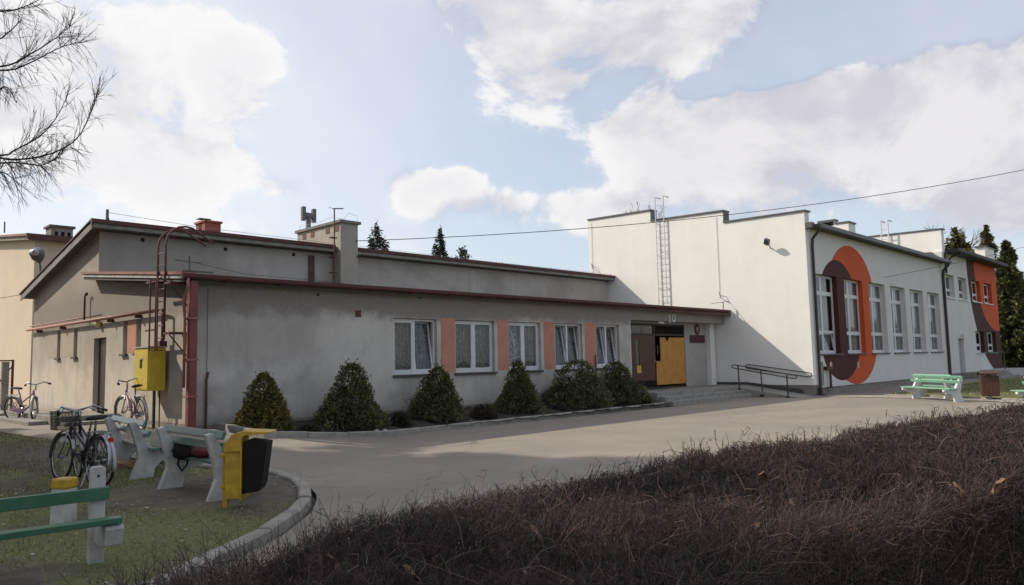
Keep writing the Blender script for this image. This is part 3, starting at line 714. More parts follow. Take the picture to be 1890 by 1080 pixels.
# small red brick chimney
c = empty('brick_chimney', (9.75, 22.6, 5.3), 'small red painted brick chimney rising behind the upper grey roof edge', 'chimney')
a = at(1, 22.3, 378, 420); b2 = at(1, 22.3, 407.5, 420); le = at(0, a.x, 361.5, 420)
MB().box(a.x, 22.3, 4.9, b2.x, le.y, at(1, 22.3, 392, 411).z).build('body', M_brick, c)
MB().box(a.x-.04, 22.26, at(1, 22.3, 392, 411).z, b2.x+.04, le.y+.04, at(1, 22.3, 392, 407.5).z).build('cap', M_brick, c)
yy = (22.3+le.y)/2; MB().box(a.x-.012, yy-.08, at(1, 22.3, 392, 411).z-.2, a.x+.02, yy+.10, at(1, 22.3, 392, 411).z-.05).build('flue_opening', M_black, c)
MB().tube([(a.x+.1, yy, 5.9), (a.x+.1, yy, 6.12)], .05, 8).box(a.x-.08, yy-.15, 6.12, a.x+.28, yy+.15, 6.135).build('cowl', M_greypipe, c)
# H shaped vent and aerial on the stack
v = empty('vent_pipe_cowl', (14.1, 24.4, 6.4), 'grey H-shaped double vent cowl standing on the plastered chimney stack', 'vent pipe')
yv = at(0, 14.1, 568, 437).y; sc = lambda px, py: at(1, yv, px, py)
b = sc(569, 436); tz = sc(569, 401)
MB().box(b.x-.07, yv-.07, b.z-.25, b.x+.07, yv+.07, tz.z+.1).build('stem', M_greypipe, v, bevel=.015)
l = sc(560, 396); r_ = sc(579, 399)
MB().prism([(l.x, yv-.08, l.z-.08), (r_.x, yv-.08, r_.z-.09), (r_.x, yv-.08, r_.z+.07), (l.x, yv-.08, l.z+.08)], (0, .16, 0)).build('crossbar', M_greypipe, v)
MB().box(l.x-.07, yv-.075, sc(558, 407).z, l.x+.07, yv+.075, sc(558, 381).z).build('arm', M_greypipe, v, bevel=.015)
MB().box(r_.x-.07, yv-.075, sc(579, 411).z, r_.x+.07, yv+.075, sc(579, 386).z).build('arm', M_greypipe, v, bevel=.015)
an = empty('roof_aerial', (X0-.12, 21.4, 4.2), 'thin rusty mast with a short aerial clamped to the chimney stack', 'aerial')
ax_ = X0-.1; ya = at(0, ax_, 613, 500).y if False else 21.30
px0 = at(1, 21.30, 614, 515)
MB().tube([(px0.x, 21.2, 4.15), (px0.x, 21.2, at(1, 21.2, 613, 384).z)], .022, 6).build('mast', M_rust, an)
zt = at(1, 21.2, 613, 385).z
MB().tube([(px0.x-.05, 21.2, zt), (px0.x+.28, 21.1, zt+.03)], .02, 5).tube([(px0.x, 21.2, zt-.02), (px0.x-.15, 21.3, zt+.06)], .008, 5).build('aerial_arm', M_dark, an)
for z in (4.6, 5.1, 5.75): MB().box(px0.x-.12, 21.2, z, px0.x+.12, 21.36, z+.03).build('clamp', M_rust, an)
# lightning loops on the stack
w = MB(); w.tube([(X0+.1, 21.35, 6.45), (X0+.1, 22.0, 6.62), (X0+.1, 23.0, 6.55), (X0+.1, ce.y, 6.6), (X0+.1, ce.y, 6.42)], .006, 4).tube([(X0+.1, 21.35, 6.42), (X0+.3, 21.35, 6.68), (14.5, 21.35, 6.62), (14.5, 21.35, 6.42)], .006, 4); w.build('lightning_wire', M_wireL, G)
# red hooked ladder on the gable
LD = empty('roof_ladder', (6.3, 16.9, 2.2), 'rusty red iron ladder with hooked tops standing off the gable above the yellow cabinet', 'ladder')
xl = 6.28
la = at(0, xl, 290, 560).y; lb_ = at(0, xl, 304, 560).y
for y in (la, lb_):
    pts = [(xl, y, 2.2), (xl, y, 4.25)]+[(xl+.42-.42*math.cos(t), y, 4.25+.42*math.sin(t)) for t in (.4, .8, 1.2, 1.57, 1.9)]+[(xl+1.05, y, 4.35)]
    MB().tube(pts, .024, 7).build('rail', M_rust, LD, smooth=True)
l2 = at(0, xl-.2, 280, 560).y
MB().tube([(xl-.14, la+.02, 3.5), (xl-.14, la+.02, 1.98), (xl-.02, la+.02, 1.98), (xl-.02, la+.02, 3.5), (xl-.14, la+.02, 3.5)], .018, 6).build('guard_frame', M_rust, LD)
MB().tube([(xl-.14, lb_+.02, 3.5), (xl-.14, lb_+.02, 1.98), (xl-.02, lb_+.02, 1.98)], .018, 6).build('guard_frame', M_rust, LD)
for i in range(8):
    z = 2.25+i*.26
    MB().tube([(xl, la, z), (xl, lb_, z)], .012, 5).build('rung', M_rust, LD)
for z in (2.32, 3.38): MB().box(xl-.02, lb_-.32, z, xl+.36, lb_+.02, z+.04).box(xl-.02, la-.0, z+.10, xl+.03, la+.62, z+.14).build('bracket', M_rust, LD)
for z in (2.30, 3.36): MB().tube([(xl, lb_-.28, z), (XG, lb_-.28, z-.45)], .016, 5).build('stay', M_rust, LD)
# yellow gas cabinet
GC = empty('gas_cabinet', (6.2, 17.6, .6), 'yellow sheet-metal gas cabinet on a post against the sunlit gable wall', 'gas cabinet')
yc = at(0, 6.55, 305, 680).y; cA = at(1, yc, 275, 642); cB = at(1, yc, 275, 722); xc = cA.x; yl = at(0, xc, 248, 680).y
GM = MB().box(xc, yc, cB.z, 6.56, yl, cA.z).build('cabinet', M_gasyel, GC, bevel=.012)
MB().box(xc-.03, yc-.02, cA.z+.005, 6.58, yl+.04, cA.z+.035).build('lid', M_galv, GC)
MB().box(xc-.012, yc+.03, cB.z+.03, xc-.002, yl-.03, cA.z-.03).build('door', M_gasyel, GC)
MB().box(xc-.022, yc+(yl-yc)*.42, cB.z+.5, xc-.013, yc+(yl-yc)*.56, cB.z+.68).build('lock_slot', M_black, GC)
MB().box(xc-.03, yc+(yl-yc)*.38, cB.z+.68, xc-.013, yc+(yl-yc)*.60, cB.z+.71).build('slot_hood', M_galv, GC)
MB().box(xc+.12, yc+.02, hp(6.2, 17.5), xc+.17, yc+.07, cB.z).build('post', M_darkpipe, GC)
MB().tube([(xc+.22, yc+.2, hp(6.2, 17.5)), (xc+.22, yc+.2, cB.z)], .015, 5).tube([(xc+.32, yc+.2, hp(6.2, 17.5)), (xc+.32, yc+.2, cB.z)], .015, 5).build('supply_pipe', M_rust, GC)
zt = cA.z+.03
MB().tube([(6.5, yc+.06, zt), (6.5, yc+.06, 2.9), (XG-.13, 17.42, 2.93)], .034, 8).build('riser_pipe', M_rust, GC)
MB().box(6.42, yc+.0, zt, 6.58, yc+.14, zt+.12).build('valve', M_rust, GC)
# steps of the side door
ST = empty('door_step', (5.8, 21.5, 0), 'low grey concrete platform with slab steps at the side door', 'step')
MB().prism([(5.25, 19.9, hp(5.5, 20)), (6.63, 19.9, hp(5.5, 20)), (6.63, 24.6, hp(5.5, 20)), (5.25, 24.6, hp(5.5, 20))], (0, 0, .20)).build('landing', M_conc, ST, bevel=.012)
MB().box(4.85, 20.6, hp(5., 20), 5.24, 24.2, hp(5, 20)+.09).build('slab', M_conc, ST, bevel=.012)
MB().box(5.3, 19.45, hp(5., 20), 6.3, 19.88, hp(5, 20)+.08).build('slab', M_conc, ST, bevel=.012)
MB().box(5.2, 25.4, hp(5., 20), 6.4, 27.4, hp(5, 20)+.10).build('slab', M_conc, ST, bevel=.012)
# ------------------------------------------------------------------ white sports hall
H = empty('sports_hall', (29.2, 12.17, 0), 'white stepped sports hall with tall windows and painted brown and orange arches', 'building')
YH = 12.17
TOPS = [(12.17, 7.26), (15.68, 7.30), (15.685, 7.80), (19.34, 7.90), (19.345, 8.40), (23.02, 8.48)]
wall(0, XW, YH, 23.02, .42, TOPS, .42, [], M_white, 'wall', H)
MB().box(XW+.025, YH+.02, -.2, XW+.4, 23.0, .42).build('plinth', M_plinth, H)
for (a, za), (b, zb) in zip(TOPS[::2], TOPS[1::2]):
    MB().prism([(XW-.06, a-.06, za), (XW-.06, b+.0, zb), (XW-.06, b+.0, zb+.06), (XW-.06, a-.06, za+.06)], (.55, 0, 0)).build('coping', M_dark, H)
for a, z in ((15.68, 7.30), (19.34, 7.90)):
    MB().box(XW-.01, a-.055, z+.0, XW+.43, a-.002, z+.50).build('step_flashing', M_dark, H)
HW = [29.95+2.93*i for i in range(6)]
hh = [(a, a+2.15, 1.62, 4.84) for a in HW]
hh[0] = (29.95, 32.1, 1.62, 4.84)
XE = 47.9
wall(1, YH, XW+.42, XE, .30, 6.62, .4, hh, M_mural, 'wall', H)
MB().box(XW+.40, YH+.03, -.2, XE, YH+.3, .30).build('plinth', M_plinth, H)
MB().box(XW+.42, 22.6, 0, XE, 23, 6.9).build('wall', M_white, H)
# roof slab with eave, fascia and gutter
MB().prism([(XW+.42, 11.78, 6.62), (XW+.42, 23, 7.15), (XW+.42, 23, 7.29), (XW+.42, 11.78, 6.76)], (XE-XW-.42, 0, 0)).build('roof', M_felt, H)
MB().box(XW+.30, 11.70, 6.60, XE+.15, 11.778, 6.78).build('gutter', M_dark, H, bevel=.02)
MB().box(XW-.0, 11.9, 6.58, XW+.30, YH-.002, 6.80).build('eave_return', M_dark, H)
room(H, XW+.6, YH+1.0, .5, XE-.3, 22, 6.2, M_black)
for i, (a, b, c, e) in enumerate(hh):
    w_ = casement(H, 1, YH, a, b, c, e, .20, [.42], [.27, .77], ((1, 0),) if i == 0 else (), curtain=(M_lacep, M_lacep), sashes=(True), mull=.05, sillm=M_dark)
def dpipe(x, y, z0, z1, parent, m=M_darkpipe, r=.06, kink=True):
    pts = [(x, y-.35, z1+.2), (x, y-.3, z1), (x, y-.02, z1-.32), (x, y, z1-.6), (x, y, z0+.15), (x, y-.02, z0)] if kink else [(x, y, z1), (x, y, z0)]
    return MB().tube(pts, r, 8).build('downpipe', m, parent, smooth=True)
dpipe(XW+.40, YH-.09, .08, 6.5, H)
MB().tube([(XW+.40, YH-.09, .32), (XW+.40, YH-.09, .0)], .085, 10).box(XW+.25, YH-.25, .0, XW+.56, YH-.02, .05).build('pipe_shoe', M_darkpipe, H)
q = at(1, YH, 1738, 480); dpipe(XE-.35, YH-.09, .1, 6.5, H, r=.075)
# white ladder
WL = []
a = at(0, XW-.45, 1201, 374); b = at(0, XW-.45, 1216, 372); zb = at(0, XW-.45, 1212, 563).z
rl = MB().tube([(XW-.10, a.y, 4.0), (XW-.10, a.y, 8.95), (XW+.35, a.y, 8.95)], .028, 6).build('ladder', M_pvc, H)
MB().tube([(XW-.10, b.y+.0, 4.0), (XW-.10, b.y, 8.95), (XW+.35, b.y, 8.95)], .028, 6).build('rail', M_pvc, rl)
for i in range(16): MB().tube([(XW-.10, a.y, 4.2+i*.29), (XW-.10, b.y, 4.2+i*.29)], .014, 5).build('rung', M_pvc, rl)
for z in (4.75, 6.3, 7.75):
    for y in (a.y, b.y): MB().tube([(XW-.10, y, z), (XW+.02, y, z)], .018, 5).build('bracket', M_pvc, rl)
# tall safety rails standing out
a2 = at(0, XW-.7, 1201, 500); 
# flood light
p = at(0, XW-.3, 1419, 447)
fl = MB().box(p.x-.10, p.y-.03, p.z-.12, p.x+.03, p.y+.17, p.z+.12, Matrix.Translation(p) @ Matrix.Rotation(R(28), 4, 'X') @ Matrix.Rotation(R(-25), 4, 'Y') @ Matrix.Translation(-p)).build('floodlight', M_dark, H)
MB().box(p.x-.115, p.y-.01, p.z-.09, p.x-.101, p.y+.15, p.z+.09, Matrix.Translation(p) @ Matrix.Rotation(R(28), 4, 'X') @ Matrix.Rotation(R(-25), 4, 'Y') @ Matrix.Translation(-p)).build('lamp_glass', M_glass, fl)
MB().tube([(p.x, p.y, p.z-.1), (p.x+.1, p.y-.02, p.z-.24), (XW, p.y-.02, p.z-.26)], .02, 6).build('arm', M_dark, fl)
# thin pipes and cables on the white wall
for px in (1094, 1326):
    q = at(0, XW, px, 480); MB().tube([(XW-.02, q.y, 4.1), (XW-.02, q.y, 7.6 if px > 1200 else 8.3)], .008, 4).build('lightning_wire', M_wireL, H)
    q2 = at(0, XW, px, 545 if px > 1200 else 492); MB().tube([(XW-.02, q.y, q2.z), (XW-.16, q.y-.05, q2.z+.12), (XW-.2, q.y-.12, q2.z-.12), (XW-.02, q.y-.1, q2.z-.15)], .018, 5).build('wire_clamp', M_conc, H)
# hydrant pipe, disc and pale spots by the painted arch
q = at(1, YH, 1527, 690); MB().tube([(q.x, YH-.12, .28), (q.x, YH-.12, .98)], .05, 8).box(q.x-.13, YH-.18, .26, q.x+.13, YH-.05, .30).box(q.x-.38, YH-.16, .98, q.x+.22, YH-.004, 1.12).build('standpipe', M_maroon, H)
q = at(1, YH, 1533.5, 675); ds = MB(); ds.prism([(q.x+.13*math.cos(t*math.pi/8), YH-.01, q.z+.16*math.sin(t*math.pi/8)) for t in range(16)], (0, .008, 0)); ds.build('hydrant_disc', mat('pale_pink_disc', (.62, .40, .40), None), H)
q = at(1, YH, 1584, 674); MB().box(q.x-.12, YH-.012, q.z-.14, q.x+.12, YH-.002, q.z+.14).build('small_plate', mat('dull_buff_plate', (.45, .33, .22), None), H)
q = at(1, YH, 1517, 691); MB().box(q.x-.15, YH-.03, q.z-.45, q.x+.12, YH-.002, q.z+.5).build('meter_box', MATS['concrete'], H)
# white chimney on the hall roof
C2 = empty('white_chimney', (38, 17, 7), 'white plastered chimney with a row of small dark flues on the sports hall roof', 'chimney')
a = at(1, 15.0, 1540, 408); b = at(1, 15.0, 1553, 418)
x0, x1 = a.x, at(1, 15.0, 1545, 410).x
yb_ = at(0, a.x, 1511, 414).y
MB().box(a.x, 15.0, 6.8, x1, yb_, a.z).build('body', M_white, C2)
MB().box(a.x-.06, 14.95, a.z, x1+.06, yb_+.05, a.z+.10).build('cap', M_dark, C2)
MB().box(a.x+.0, 14.3, 6.8, b.x, 14.99, b.z).build('lower_body', M_white, C2)
MB().box(a.x-.05, 14.24, b.z, b.x+.05, 14.99, b.z+.08).build('lower_cap', M_dark, C2)
for i in range(5):
    y = 15.15+(yb_-15.3)*i/4.; MB().box(a.x-.012, y-.11, a.z-.22, a.x+.02, y+.11, a.z-.03).build('flue', M_black, C2)
# ------------------------------------------------------------------ two storey wing beyond the hall
M_darkroof = mat('dark_brown_roof_sheet', (.042, .036, .036), None, rough=.7)
T = empty('two_storey_wing', (48, 12.17, 0), 'two-storey white wing past the sports hall with brown and orange end corner', 'building')
XT = 48.0; XR = 60.6
wall(0, XT, YH-.02, 24, 6.6, [(YH-.02, 8.62), (24, 8.80)], .5, [], M_white, 'wall', T)
MB().prism([(XT-.06, YH-.10, 8.62), (XT-.06, 24, 8.80), (XT-.06, 24, 8.87), (XT-.06, YH-.10, 8.69)], (.62, 0, 0)).build('coping', M_dark, T)
MB().box(XT-.5, YH+.5, 6.9, XT-.0, 22, 7.25).build('roof_upstand', M_white, T)
MB().box(XT-.55, YH+.45, 7.25, XT-.0, 22, 7.31).build('ledge_flashing', M_dark, T)
wu = [(48.05, 50.0), (50.9, 52.8), (54.0, 56.1), (57.0, 59.1)]
wl = [(54.0, 56.1), (57.0, 59.3)]
wh = [(a, b, 4.72, 6.08) for a, b in wu]+[(a, b, 1.50, 2.85) for a, b in wl]
wh[0] = (48.25, 50.05, 4.72, 6.08)
wall(1, YH, XE+.002, XR, .35, 7.34, .4, wh+[(50.0, 51.2, .35, 2.36)], M_mural, 'wall', T)
for a, b, c, e in wh: casement(T, 1, YH, a, b, c, e, .22, [.5], [.36], (), curtain=(M_lacep, None), sillm=M_pvc, fw=.07)
MB().box(50.0, YH+.18, .35, 51.2, YH+.24, 2.36).build('door', mat('pale_blue_grey_door', (.32, .33, .36), None), T)
MB().box(XE, YH+.02, -.2, XR-.02, YH+.3, .35).build('plinth', M_plinth, T)
MB().box(XR-.4, YH+.42, .0, XR, 22, 7.45).build('wall', M_white, T)
room(T, XT+.3, YH+1.3, .4, XR-.5, 22, 7.0, M_black)
MB().prism([(48.6, 11.5, 7.36), (48.6, 23, 7.56), (48.6, 23, 7.70), (48.6, 11.5, 7.50)], (60.95-48.6, 0, 0)).build('roof', M_darkroof, T)
MB().box(48.6, 11.44, 7.34, 61.0, 11.498, 7.53).build('gutter', M_darkroof, T)
MB().box(48.6, 11.5, 7.31, 60.95, YH-.002, 7.358).build('eave_soffit', M_darkroof, T)
MB().prism([(XT+.5, YH+.41, 7.05), (51.2, YH+.41, 7.30), (51.2, YH+.41, 7.36), (XT+.5, YH+.41, 7.36)], (0, .3, 0)).build('wall_top', M_white, T)
dpipe(XT+.25, YH-.09, 6.1, 7.3, T, r=.06, kink=False)
MB().tube([(49.6, 11.48, 7.36), (49.0, 11.9, 7.1), (XT+.2, YH-.1, 6.7)], .05, 6).build('downpipe', M_darkpipe, T)
x = at(1, 15.0, 1827, 465)
MB().box(at(1, 15., 1818, 465).x, 15.0, 7.5, at(1, 15., 1835, 465).x, 15.7, at(1, 15., 1827, 459).z).build('roof_chimney', M_white, T)
MB().box(at(1, 15., 1817, 465).x, 14.95, at(1, 15., 1827, 459).z, at(1, 15., 1836, 465).x, 15.75, at(1, 15., 1827, 459).z+.1).build('chimney_cap', M_dark, T)
# ladder on the tall white block
a = at(0, XT-.3, 1625, 408); b = at(0, XT-.3, 1638, 407)
lt = MB().tube([(XT-.3, a.y, 7.35), (XT-.3, a.y, a.z), (XT+.4, a.y, a.z)], .04, 6).build('ladder', M_pvc, T)
MB().tube([(XT-.3, b.y, 7.35), (XT-.3, b.y, a.z), (XT+.4, b.y, a.z)], .04, 6).build('rail', M_pvc, lt)
for i in range(6): MB().tube([(XT-.3, a.y, 7.5+i*.3), (XT-.3, b.y, 7.5+i*.3)], .022, 5).build('rung', M_pvc, lt)
for i in range(3): MB().box(50.3-.1*i, YH-1.3-.35*i, 0, 54.5+.2*i, YH-1.0-.35*i if i else YH-.002, .36-.12*i).build('door_step', M_conc, T)
MB().box(54.6, YH-1.6, 0, XR+.0, YH-.002, .42).build('terrace', M_concL, T)
MB().tube([(54.7, YH-1.3, .4), (54.7, YH-1.3, 1.5), (54.7, YH-.1, 1.5)], .03, 6).build('handrail', M_dark, T)
q = at(1, YH, 1774, 622); MB().box(q.x-.12, YH-.2, q.z-.1, q.x+.12, YH-.002, q.z+.2).build('door_lamp', M_pvc, T)
# ------------------------------------------------------------------ entrance steps, ramp, handrail
ES = empty('entrance_steps', (25, 14.5, 0), 'three worn concrete steps up to the school entrance landing', 'steps')
for i, (y, z) in enumerate(((13.95, .14), (14.25, .28), (14.55, .42))):
    y2 = 14.245 if i == 0 else 14.545 if i == 1 else 16.495
    x2 = 28.3 if i == 0 else 27.95 if i == 1 else XW-.002
    MB().box(22.0 if i < 2 else 21.95, y, -.1, x2 if i < 2 else 27.68, y2, z).build('step', M_conc, ES, bevel=.012)
MB().box(27.682, 14.92, -.1, XW-.002, 16.495, .42).build('landing', M_conc, ES, bevel=.01)
MB().box(22.4, 16.502, .3, 28.9, 16.75, .46).build('threshold', M_conc, ES)
MB().box(22.9, 15.9, .42, 24.9, 16.4, .435).build('door_mat', M_dark, ES)
RP = empty('wheelchair_ramp', (28.4, 13.5, 0), 'short sloping concrete ramp beside the white hall wall', 'ramp')
MB().prism([(27.70, 12.15, 0.0), (27.70, 14.915, -.05), (27.70, 14.915, .42), (27.70, 12.15, .012)], (XW-27.70-.002, 0, 0)).build('slope', M_conc, RP)
MB().prism([(XW-.02, 12.6, .08), (XW-.02, 14.9, .43), (XW-.02, 16.48, .43), (XW-.02, 16.48, .53), (XW-.02, 14.9, .53), (XW-.02, 12.6, .26)], (.015, 0, 0)).build('skirting', M_sill, RP)
HR = empty('ramp_handrail', (27.75, 13.5, 0), 'dark steel handrail with double looped tubes along the entrance ramp', 'handrail')
xr = 27.76
pp = [at(0, xr, 1365, 719), at(0, xr, 1408, 731), at(0, xr, 1455, 735)]
tops = [at(0, xr, 1362, 675), at(0, xr, 1404, 684), at(0, xr, 1452, 692)]
for a, b in zip(pp, tops):
    MB().tube([(xr, a.y, max(a.z, 0)), (xr, b.y, b.z)], .026, 8).build('post', M_darkpipe, HR)
    MB().box(xr-.08, a.y-.08, max(a.z, 0)-.02, xr+.08, a.y+.08, max(a.z, 0)+.06).build('post_foot', M_darkpipe, HR)
def loop(x, y0, z0, y1, z1, h, n):
    b = MB(); r = h/2; s = (z1-z0)/(y1-y0)
    P = [(x, y0, z0), (x, y1, z1)]
    P = [(x, y0-.02, z0+h), (x, y0+(y1-y0)*.5, z0+h+(z1-z0)*.5), (x, y1, z1+h), (x, y1-.10, z1+h-.03), (x, y1-.13, z1+h/2), (x, y1-.10, z1+.02), (x, y1, z1), (x, y0+(y1-y0)*.5, z0+(z1-z0)*.5), (x, y0, z0), (x, y0+.10, z0+.03), (x, y0+.13, z0+h/2), (x, y0+.10, z0+h-.02)]
    b.tube(P, .020, 7, closed=True); return b.build('rail_loop', M_darkpipe, HR, smooth=True)
A1, A2 = at(0, xr, 1357, 674), at(0, xr, 1472, 695); B1 = at(0, xr, 1358, 680)
loop(xr-.06, A1.y, A1.z-.12, at(0, xr-.06, 1465, 697).y, at(0, xr-.06, 1465, 697).z-.04, .13, 0)
xw = XW-.10; C1, C3 = at(0, xw, 1381, 673), at(0, xw, 1492, 690)
loop(xw, C1.y, C1.z-.16, C3.y, C3.z-.12, .16, 0)
for f in (.15, .5, .85):
    y, z = C1.y+(C3.y-C1.y)*f, C1.z-.16+(C3.z-.12-C1.z+.16)*f; MB().tube([(xw, y, z), (XW, y, z)], .014, 5).build('wall_bracket', M_darkpipe, HR)
# ------------------------------------------------------------------ cream building far left
CB = empty('cream_building', (8, 34, 0), 'tall cream plastered building with red roof edge behind the grey gable', 'building')
XC, YC = 8.0, 34.0
zr = lambda y: 6.93+.115*(y-34)
wall(0, XC, YC, 54, -.2, [(YC, zr(YC)-.18), (54, zr(54)-.18)], .3, [], M_cream, 'wall', CB)
wall(1, YC, XC+.3, 26, -.2, 6.75, .3, [], M_cream, 'wall', CB)
slab([(7.7, 33.7, zr(33.7)-.18), (7.7, 54.5, zr(54.5)-.18), (7.7, 54.5, zr(54.5)), (7.7, 33.7, zr(33.7))], (18.6, 0, 0), M_conc, 'roof', CB)
slab([(7.62, 33.62, zr(33.6)-.02), (7.62, 54.5, zr(54.5)-.02), (7.62, 54.5, zr(54.5)+.07), (7.62, 33.62, zr(33.6)+.07)], (.4, 0, 0), M_redlit, 'roof_verge', CB)
MB().box(7.62, 33.55, zr(33.6)-.14, 26, 33.68, zr(33.6)+.07).build('roof_fascia', M_redtin, CB)
q = at(1, YC, 94, 440); MB().box(q.x-.07, YC-.012, q.z-.07, q.x+.07, YC+.01, q.z+.07).build('wall_vent', M_black, CB)
cc = empty('grey_chimney', (9.5, 37, 7), 'dark grey chimney with three light showing flues on the cream building', 'chimney')
a, b = at(1, 36.5, 94, 431), at(1, 36.5, 135, 421); zc = at(1, 36.5, 115, 417.5).z
ym = 36.5
n_ = 3; ws = (b.x-a.x); zlo, zhi = zc-.62, zc-.25
body = MB().box(a.x, ym, 6.8, b.x, ym+.8, zlo).build('body', M_plinth, cc)
MB().box(a.x, ym, zhi, b.x, ym+.8, zc-.07).build('head', M_plinth, cc)
xs = [0, .17, .33, .46, .62, .75, .90, 1.0]
for i in range(0, 8, 2):
    MB().box(a.x+ws*xs[i], ym, zlo, a.x+ws*xs[i+1], ym+.8, zhi).build('flue_pier', M_plinth, cc)
MB().box(a.x-.08, ym-.08, zc-.07, b.x+.08, ym+.88, zc+.02).build('cap', M_sill, cc)
MB().tube([(a.x-2.0, ym-1.5, 7.1), (a.x-2.0, ym-1.5, 7.55)], .03, 5).build('wire_post', M_dark, cc)
# ------------------------------------------------------------------ street lamp
SL = empty('street_lamp', (8.4, 30.5, 0), 'old street lamp with a dark bell head between the cream building and the grey gable', 'street lamp')
P_ = lambda px, py: at(1, 30.5, px, py)
a, b, c = P_(75, 520), P_(74.5, 492), P_(72, 478)
MB().tube([(a.x+.02, 30.5, 0), (a.x, 30.5, a.z), (b.x, 30.5, b.z), (c.x, 30.5, c.z)], .035, 7).build('pole', M_dark, SL, smooth=True)
h = P_(67, 468)
hd = MB().tube([Vector((h.x+.13, 30.52, h.z-.30)), Vector((h.x+.07, 30.5, h.z-.16)), Vector((h.x-.0, 30.45, h.z+.04)), Vector((h.x-.03, 30.4, h.z+.12))], [.07, .20, .25, .20], 14)
hd.build('lamp_head', M_dark, SL, smooth=True)
MB().tube([Vector((h.x-.12, 30.2, h.z-.02)), Vector((h.x-.10, 30.24, h.z))], [.10, .13], 10).build('lamp_lens', M_galv, SL, smooth=True)
# ------------------------------------------------------------------ gate and posts at the far left
FG = empty('yard_gate', (6.6, 30, 0), 'wire mesh yard gate with a thick concrete post at the far left edge', 'gate')
gy0 = 30.0; P_ = lambda px, py: at(1, gy0, px, py)
a = P_(10, 668); MB().box(a.x-.1, gy0-.1, hp(5, 20), a.x+.1, gy0+.1, a.z).build('post', M_conc, FG)
a = P_(24, 664); MB().tube([(a.x, gy0, hp(5, 20)), (a.x, gy0, a.z)], .04, 7).build('frame_post', M_rust, FG)
b = P_(-60, 664)
MB().tube([(b.x, gy0, a.z-.03), (a.x, gy0, a.z-.03)], .025, 6).build('frame_rail', M_rust, FG)
MB().tube([(b.x, gy0, .5), (a.x, gy0, .5)], .025, 6).build('frame_rail', M_rust, FG)
MB().tube([(a.x-.9, gy0, .5), (a.x, gy0, a.z-.2)], .02, 6).build('brace', M_rust, FG)
w = MB()
for i in range(26):
    x = a.x-i*.10; w.tube([(x, gy0, .5), (x-.0, gy0, a.z-.03)], .004, 3, cap=False)
for i in range(12): w.tube([(b.x, gy0, .5+i*.11), (a.x, gy0, .5+i*.11)], .004, 3, cap=False)
o = w.build('wire_mesh', M_rust, FG); o['kind'] = 'stuff'
# ------------------------------------------------------------------ foliage helpers
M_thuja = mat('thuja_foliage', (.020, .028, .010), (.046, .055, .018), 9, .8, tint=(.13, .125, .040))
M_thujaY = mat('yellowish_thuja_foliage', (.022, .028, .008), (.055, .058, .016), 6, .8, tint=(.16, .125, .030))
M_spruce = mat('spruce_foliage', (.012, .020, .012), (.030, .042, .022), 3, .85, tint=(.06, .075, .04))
M_bark = mat('bark', (.06, .048, .04), (.10, .085, .07), 14, .95, .01, 30)
M_twig = mat('bare_twigs', (.030, .022, .020), None, rough=.8, tint=(.12, .085, .072))
M_shrubdark = mat('dark_low_shrub', (.012, .012, .009), (.035, .030, .022), 12, .85, tint=(.06, .045, .03))
def bush(name, c, rx, h, n, m, label, group=None, cat='conifer bush', shape=1.15, lobes=9, leaf=.035, seed=0, top2=None, trunkr=.035):
    r_ = np.random.default_rng(seed+11)
    root = empty(name, (c[0], c[1], c[2]), label, cat, group)
    MB().tube([(c[0], c[1], c[2]-.05), (c[0]+.02, c[1], c[2]+h*.5), (c[0], c[1]+.02, c[2]+h*.8)], [trunkr, trunkr*.7, trunkr*.3], 7).build('trunk', M_bark, root)
    K = 11; cx_ = np.zeros(K); cy_ = np.zeros(K); ch = np.ones(K); cr_ = np.full(K, .74)
    for i in range(1, K):
        an = i*2.399+r_.uniform(-.4, .4); ro = r_.uniform(.22, .62); cx_[i], cy_[i] = math.cos(an)*ro, math.sin(an)*ro
        ch[i] = (1-ro**1.1*.9)*r_.uniform(.72, 1.22)*(.92 if shape > 1 else .80); cr_[i] = r_.uniform(.36, .54)
    ci = r_.choice(K, n, p=(cr_*ch)/(cr_*ch).sum()); z = r_.uniform(0, 1, n)**.95; a = r_.uniform(0, 2*math.pi, n)
    ph = r_.uniform(0, 6.28, (K, 3))
    lump = (np.sin(3*a+ph[ci, 0]+5*z)+np.sin(7*z*2+ph[ci, 1]+2*a)+np.sin(5*a+ph[ci, 2]-13*z))/3
    prof = np.clip(1-z, 0, 1)**(.62/ max(shape, .8))*np.clip(.78+z*2.2, 0, 1)+.03
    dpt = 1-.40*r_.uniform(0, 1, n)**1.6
    rad = prof*cr_[ci]*(1+.22*lump)*dpt
    P = np.stack([(cx_[ci]*(1-.25*z)+np.cos(a)*rad)*rx, (cy_[ci]*(1-.25*z)+np.sin(a)*rad)*rx, z*ch[ci]*h*(1+.03*lump)], 1)+np.array(c)+r_.normal(0, leaf*.35, (n, 3))
    st = r_.uniform(0, 1, n) < .07; P[st] += (P[st]-np.array([c[0], c[1], c[2]+h*.3]))*r_.uniform(.02, .16, st.sum())[:, None]
    if top2 is not None:
        q = r_.uniform(0, 1, n) < .16; P[q] += np.array(top2)*z[q][:, None]
    out = np.stack([np.cos(a), np.sin(a), np.full(n, .9)], 1)+r_.normal(0, .55, (n, 3)); out /= np.linalg.norm(out, axis=1, keepdims=True)
    side = np.cross(out, r_.normal(size=(n, 3))); side /= np.linalg.norm(side, axis=1, keepdims=True)
    s = leaf*r_.uniform(.6, 1.4, n)[:, None]
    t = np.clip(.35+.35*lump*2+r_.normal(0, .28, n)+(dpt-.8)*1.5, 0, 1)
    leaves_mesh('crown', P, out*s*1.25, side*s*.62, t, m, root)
    return root
